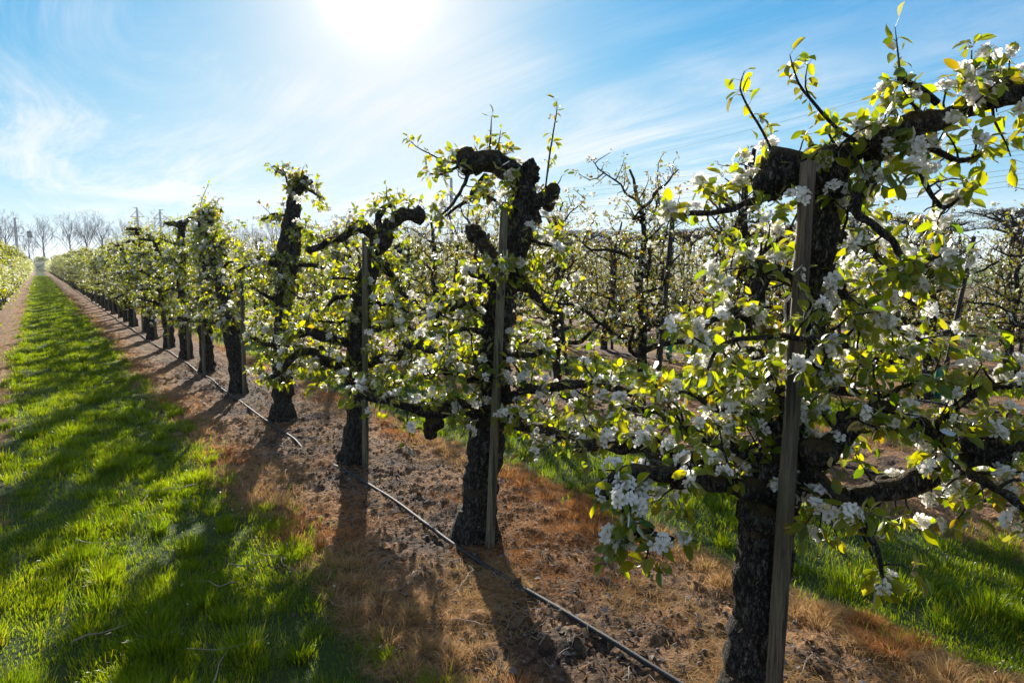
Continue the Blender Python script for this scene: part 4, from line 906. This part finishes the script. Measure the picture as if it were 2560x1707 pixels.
# litter: grey dead leaves, clods and pruning scraps
def litter(n_, seed):
    r = np.random.default_rng(seed); mb = MB(); y = r.random(n_)**1.7*12+.7; x = ROW0+r.normal(size=n_)*.45
    z = gz(x, y)+.006; nd = nrm(np.stack([r.normal(size=n_)*.5, r.normal(size=n_)*.5, np.ones(n_)], -1)); yd = r.normal(size=(n_, 3))*np.array([1, 1, .2])
    s = r.uniform(.012, .042, n_); g = r.uniform(.5, 1.1, (n_, 1))*np.where(r.random((n_, 1)) < .5, np.array([[.30, .27, .25]]), np.array([[.20, .13, .085]]))
    wh = r.integers(0, 2, n_)
    for k in (0, 1):
        q = wh == k; place(mb, LEAF[2][k], np.stack([x, y, z], -1)[q], yd[q], nd[q], np.stack([s*1.2, s, s*1.6], -1)[q], g[q])
    return tag(obj('dead_leaves', (mb, M_deadleaf)), 'curled grey and brown dead leaves scattered on the soil under the near row', 'dead leaves', kind='stuff')
litter(4200, 21)
def clods(n_, seed):
    r = np.random.default_rng(seed); mb = MB()
    for k in range(n_):
        y = r.random()**1.6*7+.8; x = ROW0+r.uniform(-.75, .75); s = r.uniform(.003, .012)
        blob(mb, (x, y, gz1(x, y)+s*.3), s, k, n=6, sq=(1, 1, .6))
    m_, n = mat('soil_clod'); tc = n('ShaderNodeTexCoord'); a = n('ShaderNodeTexNoise', Vector=tc.outputs['Object'], Scale=30., Detail=5.)
    p = n('ShaderNodeBsdfPrincipled', Base_Color=n.mix(a.outputs[0], (.06, .045, .036), (.16, .125, .10)), Roughness=.95); out(n, p)
    return tag(obj('soil_clods', (mb, m_)), 'small dry clods of soil lying under the near row', 'soil', kind='stuff')
clods(1500, 22)
def twig_path(r, L):
    d = nrm(np.array([r.normal(), r.normal(), 0])); K = 6; p = [np.zeros(3)]; 
    for k in range(K): d = nrm(d+np.array([r.normal()*.35, r.normal()*.35, 0])); p.append(p[-1]+d*L/K)
    return np.array(p)
def twig_mesh(mb, r, x, y, L, rad):
    p = twig_path(r, L)+[x, y, 0]; p[:, 2] = gz(p[:, 0], p[:, 1])+rad+r.random(len(p))*.015
    tube(mb, p, np.linspace(rad, rad*.4, len(p)), 5, .03, .2, 60)
    for k in range(int(r.integers(0, 3))):
        i = int(r.integers(1, 5)); q = twig_path(r, L*.35)[:3]; q = q+p[i]; q[:, 2] = np.maximum(q[:, 2], gz(q[:, 0], q[:, 1])+rad*.6)+[0, .008, .012]; tube(mb, q, [rad*.55, rad*.45, rad*.25], 4, .04)
r = np.random.default_rng(31); mb = MB()
for k in range(900): twig_mesh(mb, r, ROW0+r.normal()*.55, r.random()**1.5*12+.8, r.uniform(.06, .26), r.uniform(.0011, .0026))
tag(obj('pruning_scraps', (mb, M_debris)), 'thin pruned twigs strewn thickly over the soil under the near row', 'twigs', kind='stuff')
for k in range(46):
    if k < 16: x, y = r.uniform(-.1, 1.1), r.uniform(1.5, 5.5); lb = 'pale pruned branch lying in the grass of the path'; gp = 'pruned branches in the grass'; L = r.uniform(.2, .42)
    else: x, y = ROW0+r.uniform(-.8, .9), 1.2+r.random()*5.5; lb = 'pruned branch lying on the brown soil under the near trees'; gp = 'pruned branches on the soil'; L = r.uniform(.22, .5)
    b = MB(); twig_mesh(b, r, x, y, L, r.uniform(.0022, .0042))
    V = np.concatenate(b.V); c0 = np.array([x, y, gz1(x, y)]); b.V = [V-c0]; 
    if k < 16: c0[2] += .035
    tag(obj('fallen_twig', (b, M_debris), None, tuple(c0)), lb, 'twig', gp)
# daisies
mb = MB(); r = np.random.default_rng(41); M = 90; x = r.uniform(.15, 1.1, M); y = r.uniform(2, 9, M); T_, C_ = FLO[1]
place(mb, T_, np.stack([x, y, gz(x, y)+r.uniform(.03, .07, M)], -1), r.normal(size=(M, 3)), np.tile([[0, -.3, 1.]], (M, 1)), np.stack([np.full(M, .006)]*3, -1), np.tile([[.85, .85, .85]], (M, 1)), C_)
tag(obj('daisies', (mb, M_petal)), 'tiny white daisies and fallen petals dotting the grass path', 'flowers', kind='stuff')

# ------------------------------------------------------------------ far bank, bare trees, bushes, pylons, wires
mb = MB(); xx = np.linspace(-260, 420, 240); yy = np.array([203, 206, 209, 212, 216, 222, 228, 233]); zz = np.array([-.2, .7, 1.7, 2.2, 2.3, 2.2, 1.0, -.2])
V = np.array([(x, y+1.2*math.sin(x*.07), z*(1+.08*math.sin(x*.3)+.05*math.sin(x*1.1)) if z > 0 else z) for y, z in zip(yy, zz) for x in xx]); i = np.arange(len(yy)-1)[:, None]*len(xx); j = np.arange(len(xx)-1)[None]
mb.add(V, np.stack([i+j, i+j+1, i+len(xx)+j+1, i+len(xx)+j], -1).reshape(-1, 4))
m_, n = mat('bank_grass'); tc = n('ShaderNodeTexCoord'); a = n('ShaderNodeTexNoise', Vector=tc.outputs['Object'], Scale=.8, Detail=8.)
out(n, n('ShaderNodeBsdfPrincipled', Base_Color=n.ramp(a.outputs[0], [(.35, (.035, .06, .02)), (.65, (.11, .15, .05))]), Roughness=.9))
tag(obj('embankment', (mb, m_)), kind='structure')
def bare_tree(seed, H):
    r = np.random.default_rng(seed); mb = MB(); tw = MB(); fork = H*r.uniform(.16, .26)
    tube(mb, [(0, 0, -.2), (0, 0, fork*.6), (r.normal()*.1, r.normal()*.1, fork*1.1), (r.normal()*.4, r.normal()*.4, H*.62)], [.34, .26, .22, .09], 8, .6, .1, 2)
    def grow(p, d, L, rad, dep):
        pts = [p]; dd = d
        for k in range(3): dd = nrm(dd+r.normal(size=3)*.10+np.array([0, 0, .13])); pts.append(pts[-1]+dd*L/3)
        tube(mb if dep < 2 else tw, pts, np.linspace(rad, rad*.5, 4), 5 if dep == 0 else 3, L/3)
        if dep < 4:
            for k in range(4 if dep < 2 else 3):
                f = r.uniform(.3, 1); q = pts[0]+(pts[-1]-pts[0])*f if f < .95 else pts[-1]; i = min(2, int(f*3)); q = pts[i]+(pts[i+1]-pts[i])*(f*3-i)
                ax = nrm(r.normal(size=3)); ax = nrm(ax-dd*np.dot(ax, dd)); grow(q, nrm(dd+ax*r.uniform(.5, .9)), L*r.uniform(.45, .62), max(rad*.45, .008), dep+1)
    for k in range(13):
        a = k*2.4+r.normal()*.3; z = fork+(H*.6-fork)*(k/13.); t = 1.0-.65*k/13; grow(np.array([0, 0, z]), nrm(np.array([math.cos(a)*t, math.sin(a)*t, .75])), H*.46*r.uniform(.8, 1.1)*(1-.25*k/13), .075, 0)
    root = empty('bare_tree', (0, -500, 0), 'x', 'tree'); obj('trunk', (mb, M_bark3), root); obj('crown', (tw, M_bark3), root); return root
pB = [bare_tree(70+k, 12.5) for k in range(4)]
for k, p in enumerate(pB): print('bare', len(p.children[1].data.polygons))
LB = {(103,): 1}
spots = [(103, 0), (163, 1), (203, 2), (236, 3), (292, 0), (352, 2), (405, 1), (17, 3), (-20, 1), (68, 4)]
r = np.random.default_rng(61)
lbs = ['wide bare tree standing alone directly at the end of the grass path', 'bare tree second right of the path end, with a fan of fine branches', 'bare twin-looking tree third right of the path end', 'bare tree just left of the two distant pylons with diamond arms',
       'bare tree between the two distant pylons with diamond arms', 'bare tree right of the two distant pylons with diamond arms', 'bare tree behind the crowns of the near row', 'bare tree at the left edge between two pylon poles', 'bare tree at the far left edge of the skyline', 'small bare tree beside the lattice mast']
for (px, v), lb in zip(spots, lbs):
    q = P(px, 600, 10); d = nrm((q-CAM)*[1, 1, 0]); t = 224/d[1]; pos = CAM+d*t; h = {4: .6}.get(v, r.uniform(.92, 1.05))
    p = pB[v % 4]; c = copy_tree(p, (pos[0], pos[1], 1.9), r.random()*6, h, lb, 'bare trees on the bank') if id(p) in used else None
    if c is None: used.add(id(p)); p.location = (pos[0], pos[1], 1.9); p.scale = (h,)*3; p['label'] = lb; p['group'] = 'bare trees on the bank'
x = -10+150
for k in range(26):
    px = 440+k*38+r.normal()*8; q = P(px, 600, 10); d = nrm((q-CAM)*[1, 1, 0]); t = (235+r.normal()*4)/d[1]; pos = CAM+d*t; h = r.uniform(1.0, 1.35)
    copy_tree(pB[int(r.integers(4))], (pos[0], pos[1], 0.5), r.random()*6, h, 'faint bare tree in the long skyline belt behind the orchard', 'bare trees of the skyline belt')
def bush(px, dist_y, w, h, label, col=(.10, .13, .05)):
    q = P(px, 600, 10); d = nrm((q-CAM)*[1, 1, 0]); pos = CAM+d*(dist_y/d[1]); rb = np.random.default_rng(int(px)); root = empty('bush', (pos[0], pos[1], 2.0), label, 'bush', 'bushes at the path end')
    fb = MB(); M = 2600; v = nrm(rb.normal(size=(M, 3)))*rb.random((M, 1))**.45*[w, w, h]; v[:, 2] = np.abs(v[:, 2])*(.75+.5*vn(v*1.1+px, 3)); 
    place(fb, LEAF[0][0], v, rb.normal(size=(M, 3)), rb.normal(size=(M, 3)), rb.uniform(.12, .3, M), np.tile([col], (M, 1))*rb.uniform(.7, 1.5, (M, 1)))
    st_ = MB()
    for k in range(9): a = rb.random()*6.28; tube(st_, [(0, 0, -.2), (math.cos(a)*w*.3, math.sin(a)*w*.3, h*.5), (math.cos(a)*w*.6, math.sin(a)*w*.6, h*.85)], [.06, .04, .015], 4, .5)
    obj('stem', (st_, M_bark3), root); obj('foliage', (fb, M_leaf), root)
bush(95, 218, 2.0, 2.0, 'low round green bush at the foot of the lone bare tree', (.25, .32, .08))
bush(62, 218, 1.3, 1.8, 'small green bush beside the foot of the pylon pole'); bush(140, 222, 3.4, 2.6, 'greyish bush below the second bare tree', (.3, .32, .2))

def far_pt(px, dep): q = P(px, 607, dep); return np.array([q[0], q[1], 0])
def pylon(px, dep, top, kind, label, side):
    """tapering tubular power pole; arms stand across the line"""
    base = far_pt(px, dep); root = empty('power_pylon', tuple(base), label, 'pylon', 'tubular power pylons'); b = MB()
    tube(b, [(0, 0, -1), (0, 0, top*.5), (0, 0, top)], [.95, .8, .6], 14, 8); obj('pole', (b, M_steel), root)
    ax = _R[:2]/np.linalg.norm(_R[:2]); ax = np.array([ax[0], ax[1], 0])
    def arm(z, a, b_, r0=.26): m = MB(); tube(m, [ax*a+[0, 0, z], ax*b_+[0, 0, z]], [r0, r0*.8], 6, 4); obj('crossarm', (m, M_steel), root)
    def strut(p, q, r0=.2): m = MB(); tube(m, [p, q], [r0, r0], 5, 6); obj('strut', (m, M_steel), root)
    arm(top-.3, -.3 if side > 0 else -2.4, 2.4 if side > 0 else .3)
    if kind == 'diamond':
        for s_ in (-1, 1):
            strut([0, 0, top*.965], list(ax*s_*4.4+[0, 0, top*.845])); strut([0, 0, top*.80], list(ax*s_*3.5+[0, 0, top*.715]))
            strut([0, 0, top*.66], list(ax*s_*4.4+[0, 0, top*.56]))
        arm(top*.845, -4.6, 4.6); arm(top*.56, -4.6, 4.6)
    else:
        for z in (top*.81, top*.635, top*.45):
            arm(z, -4.8, 4.8)
            for s_ in (-4.3, -1.8, 1.8, 4.3):
                m = MB(); tube(m, [ax*s_+[0, 0, z], ax*s_+[0, 0, z-2.6]], [.18, .18], 5, 3); obj('insulator', (m, M_steel), root)
            m = MB()
            for a_, b_ in ((-4.3, -1.8), (1.8, 4.3)): tube(m, [ax*a_+[0, 0, z-2.6], ax*(a_+b_)/2+[0, 0, z-3.6], ax*b_+[0, 0, z-2.6]], [.12, .12, .12], 4, 1.5)
            obj('jumper_loop', (m, M_wire), root)
    return base
pA = pylon(1038, 310, 40, 'arms', 'tall tubular pylon seen past the left arm of the hook-headed pear tree', -1)
pA2 = pylon(1096, 345, 38, 'arms', 'tubular pylon half hidden under the hooked head of the second nearest tree', 1)
pC = pylon(322, 450, 38.5, 'diamond', 'slim far pylon with diamond braced arms, left of a pair', -1)
pC2 = pylon(374, 450, 37.2, 'diamond', 'slim far pylon with diamond braced arms, right of a pair', 1)
pD = pylon(42, 400, 28.5, 'arms', 'thick tubular pylon with three crossarms at the left edge of the skyline', 1)
pE = pylon(-2, 400, 27, 'arms', 'tubular pylon cut by the left edge of the photo', -1)
# lattice mast
base = far_pt(73, 300); root = empty('lattice_mast', tuple(base), 'small lattice steel mast with a boxy platform on top beside the left pylon', 'mast')
b = MB(); H = 14.5
cr = [(-1, -1), (1, -1), (1, 1), (-1, 1)]
for (a, c_) in cr: tube(b, [(a*1.1, c_*1.1, 0), (a*.5, c_*.5, H)], [.09, .07], 4, 20)
for k in range(7):
    z0, z1 = H*k/7, H*(k+1)/7; s0 = 1.1-.6*k/7; s1 = 1.1-.6*(k+1)/7
    for q in range(4):
        a, c_ = cr[q], cr[(q+1) % 4]; tube(b, [(a[0]*s0, a[1]*s0, z0), (c_[0]*s1, c_[1]*s1, z1)], [.06, .06], 4, 20); tube(b, [(c_[0]*s0, c_[1]*s0, z0), (a[0]*s1, a[1]*s1, z1)], [.06, .06], 4, 20)
obj('lattice_tower', (b, M_steel), root); b = MB()
for k in range(3): tube(b, [(0, 0, H+k*.9-1), (0, 0, H+k*.9-.3)], [1.0, 1.0], 8, 2)
obj('platform', (b, M_steel), root)
# wires
def wire(a, b_, sag, r0, label, ext=1.0):
    a, b_ = np.array(a, float), np.array(b_, float); t = np.linspace(0, ext, 70)[:, None]; p = a+(b_-a)*t; p[:, 2] -= (4*sag*t*(1-t))[:, 0]; m = MB(); tube(m, p, [r0]*70, 5, 1e9); return tag(obj('power_wire', (m, M_wire)), label, 'wire', 'power wires crossing the sky')
def wpt(px, py, dep): return P(px, py, dep)
wl = [((1038, 448), (2352, 302)), ((1038, 455), (2352, 316)), ((1075, 462), (2352, 330)), ((1038, 484), (2352, 342)), ((1075, 490), (2352, 355)), ((1100, 500), (2352, 386)), ((1038, 524), (2352, 398)), ((1100, 530), (2352, 412)), ((1100, 536), (2352, 424)), ((1100, 470), (2352, 345))]
for k, (a, b_) in enumerate(wl):
    wire(wpt(*a, 320), wpt(*b_, 115), 2.2, .032, 'thin power wire among the bundle sweeping up to the right behind the near tree', 1.12)
wire(wpt(1096, 433, 345), wpt(2352, 128, 115), 2.5, .028, 'single topmost wire rising steeply to the upper right', 1.12)
wire(wpt(1096, 436, 345), wpt(322, 471, 450), 4, .03, 'upper wire running left from the tall pylon to the diamond-armed pair'); wire(wpt(322, 471, 450), wpt(42, 500, 400), 3, .03, 'upper wire between the diamond-armed pair and the left edge pylon')
wire(wpt(1040, 470, 310), wpt(335, 510, 450), 5, .04, 'lower wire running left from the tall pylon to the diamond-armed pair'); wire(wpt(310, 510, 450), wpt(55, 540, 400), 4, .04, 'lower wire between the diamond-armed pair and the left edge pylon')
for o in list(pOld+pOldF+pSl+pSlF+pF+pB):
    if id(o) not in used:
        for ch in list(o.children): bpy.data.objects.remove(ch)
        bpy.data.objects.remove(o)
# small wooden post on the bank
b = MB(); tube(b, [(0, 0, -.2), (0, 0, 1.5)], [.1, .09], 7, 1); q = far_pt(118, 180); q = CAM+(q-CAM)*(213/q[1]); tag(obj('marker_post', (b, M_stake2), None, (q[0], q[1], 2.2)), 'small dark post standing on the bank right of the lone bare tree', 'post')
print('script', round(time.time()-T0, 1), 's; objects', len(S.objects))

# ------------------------------------------------------------------ air
b = MB(); X0, X1, Y0, Y1, Z0, Z1 = -1600, 1600, -560, 2700, -2.0, 43.0
V = [(x, y, z) for z in (Z0, Z1) for y in (Y0, Y1) for x in (X0, X1)]
b.add(V, [(0, 2, 3, 1), (4, 5, 7, 6), (0, 1, 5, 4), (2, 6, 7, 3), (0, 4, 6, 2), (1, 3, 7, 5)])
hm = bpy.data.materials.new('air'); hm.use_nodes = True; n = N(hm.node_tree)
pv = n('ShaderNodeVolumePrincipled', Color=(.86, .92, 1, 1), Density=HAZE, Anisotropy=.25); n('ShaderNodeOutputMaterial', Volume=pv)
hz = tag(obj('haze', (b, hm, False)), 'thin pale spring haze in the air over the orchard', 'haze', kind='stuff')
